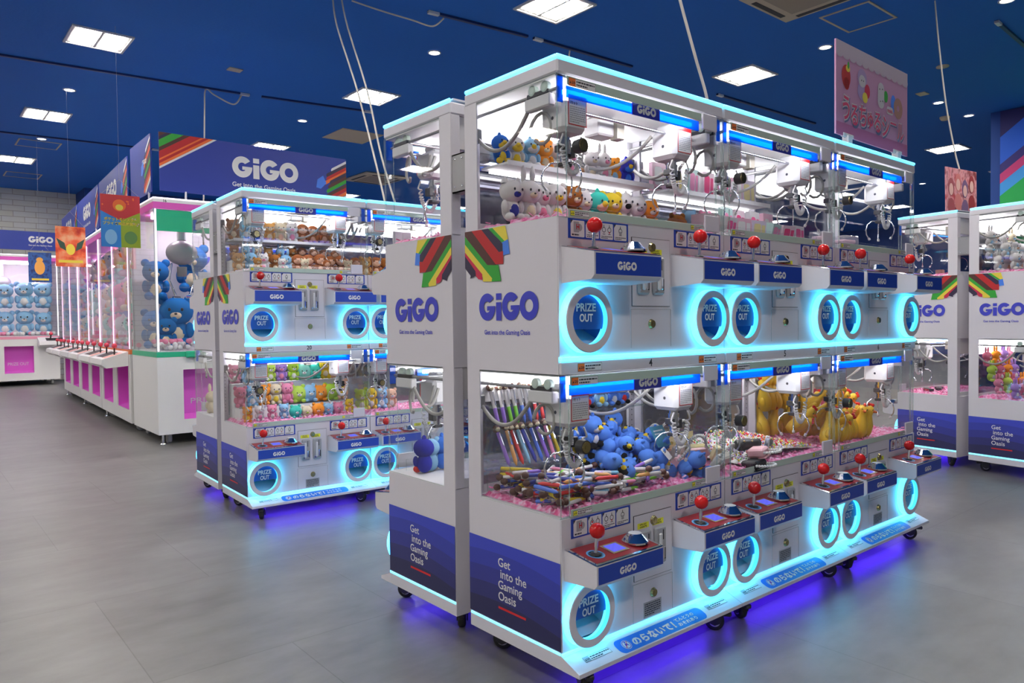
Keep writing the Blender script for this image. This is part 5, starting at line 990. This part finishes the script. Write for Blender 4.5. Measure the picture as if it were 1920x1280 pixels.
# back to back cabinets and the right island
row('a0', [(.70, 'bird', 'blue', 'white'), (.76, 'bear', 'sky', 'white'), (.63, 'cat', 'white', 'red'), (.80, 'bird', 'navy', 'red')], .16, .564, .15, 'lower bay of the cabinet behind cabinet 4', 'plush behind cabinet 4')
row('b0', [(.74, 'rabbit', 'white', 'gray'), (.81, 'rabbit', 'cream', 'gray')], .20, .564, .17, 'lower bay of the cabinet behind cabinet 20', 'plush behind cabinet 20')
for j, (z, y) in enumerate(((1.515, .10), (1.515, .20), (1.605, .25), (1.515, .31), (1.605, .36), (1.70, .38))): row('C0', cyc([.06 + .115 * i for i in range(4)], [('rabbit', 'white', 'sky'), ('bear', 'white', 'peach'), ('cat', 'white', 'pink'), ('rabbit', 'cream', 'sky')]), y, z, .135, '%s of the top bay at the right edge' % ('front line', 'second line', 'raised third line', 'fourth line', 'raised fifth line', 'topmost line')[j], 'white plush in the top bay at right')
for j, (z, y) in enumerate(((.572, .09), (.572, .19), (.60, .30), (.69, .34), (.80, .38))): row('C0', cyc([.06 + .11 * i for i in range(4)], [('rabbit', ('orange', 'purple', 'pink', 'lime', 'rose')[(i + j) % 5], 'white') for i in range(4)]), y, z, .13, '%s of the lower bay at the right edge' % ('front line', 'second line', 'third line', 'fourth line', 'topmost line')[j], 'coloured plush in the lower bay at right')
for k, x in enumerate((.55, .64, .72, .78)): carton('c0', x, .16 + .05 * (k % 2), .575, .06, .04, .022, (40, 38, 44), (190, 60, 70), 'small dark prize block, number %s from left in the near-empty bay at right' % ('one', 'two', 'three', 'four')[k], 'block', 'small dark blocks', 'prize_block', .4 * k)
carton('c0', .70, .25, 1.51, .07, .05, .05, (150, 120, 110), (220, 200, 190), 'small brown box in the top bay right of cabinet 6', 'box', None, 'prize_box', .3)
# large plush in the tall machines
I = Matrix.Identity(4)
for x, y, z, h, l in ((.78, 6.90, .94, .62, 'big blue plush bear sitting low in the green-banded machine'), (.58, 6.55, .94, .36, 'small blue plush bear low at the left of the green-banded machine'), (.60, 6.98, 1.46, .48, 'blue plush bear upper left in the green-banded machine'), (.57, 6.95, .94, .46, 'blue plush bear low at the left rear of the green-banded machine'), (.98, 6.98, 1.55, .58, 'blue plush bear upper right in the green-banded machine'), (1.25, 6.90, .94, .58, 'blue plush bear in the green-banded machine, behind cabinet 20 glass')): put(plush('bear', 'deepblue', 'cream'), I, x, y, z, h, -.3, 0, 0, l, 'plush toy', 'large blue plush')
b = MB()
for k in range(160): b.sph((R.uniform(.43, 1.6), R.uniform(6.2, 6.5), .962 + .03 * (k % 3)), .026, (whitep, printw, fab('pink', PL['pink']))[k % 3], 8, 6)
tag(b.build('ball_heap'), 'white and pink plastic balls on the floor of the green-banded machine', 'balls', None, 'stuff')
for k in range(3):
    MX = Matrix.Translation((.40 + .0427 * (2.0 + 2 * k), 9.30 + 2.0 * k, 0)) @ Matrix.Rotation(tilt, 4, 'Z'); nm = ('nearest', 'middle', 'farthest')[k]
    for j in range(3):
        its = [(1.75 - .40 * i, *(('bear', 'cream', 'orange'), ('cat', 'white', 'orange'), ('bear', 'pink', 'white'), ('rabbit', 'mint', 'white'))[(i + j + k) % 4]) for i in range(4)]
        row(MX, its, .30, .935 + .44 * j, .46, '%s layer in the %s aisle-facing pink machine' % (('bottom', 'middle', 'top')[j], nm), 'large plush in the aisle-facing machines')
ME = Matrix.Translation((-1.16, 16.2, 0)) @ Matrix.Diagonal((1.09, 1.09, 1.09, 1))
for j in range(2): row(ME, [(1.19, 'bear', 'sky', 'white'), (1.50, 'bear', 'sky', 'white'), (1.80, 'bear', 'sky', 'white')], .40, .935 + .52 * j, .57, '%s layer in the machine at far left' % ('bottom', 'top')[j], 'large blue and white plush', .05)
b = MB()
for k in range(70): b.sph((R.uniform(-.2, .98), R.uniform(16.3, 16.6), 1.06), .04, (fab('pink', PL['pink']), printw)[k % 2], 8, 6)
tag(b.build('ball_heap'), 'pink plastic balls on the floor of the machine at far left', 'balls', None, 'stuff')

# ------------------------------------------------------------------ things of one look are told apart by their place, left to right as one stands before the cabinets
ORDW = ('leftmost', 'second', 'third', 'fourth', 'fifth', 'sixth', 'seventh', 'eighth', 'ninth', 'tenth', 'eleventh', 'twelfth', 'thirteenth', 'fourteenth', 'fifteenth', 'sixteenth', 'seventeenth', 'eighteenth', 'nineteenth', 'twentieth', 'twenty-first', 'twenty-second')
same = {}
for o in COL.objects:
    if o.parent is None and o.get('category') and o.get('kind') is None and 'beyond the part' not in o['label']: same.setdefault(o['label'], []).append(o)
for l, os_ in same.items():
    if len(os_) > 1:
        os_.sort(key=lambda o: (o.location - CAMP).dot(rt) / (o.location - CAMP).dot(fw))
        for i, o in enumerate(os_): o['label'] = '%s%s, %s' % (ORDW[i] if i < len(os_) - 1 or i == 0 else 'rightmost', ' from left' if 0 < i < len(os_) - 1 else '', l)
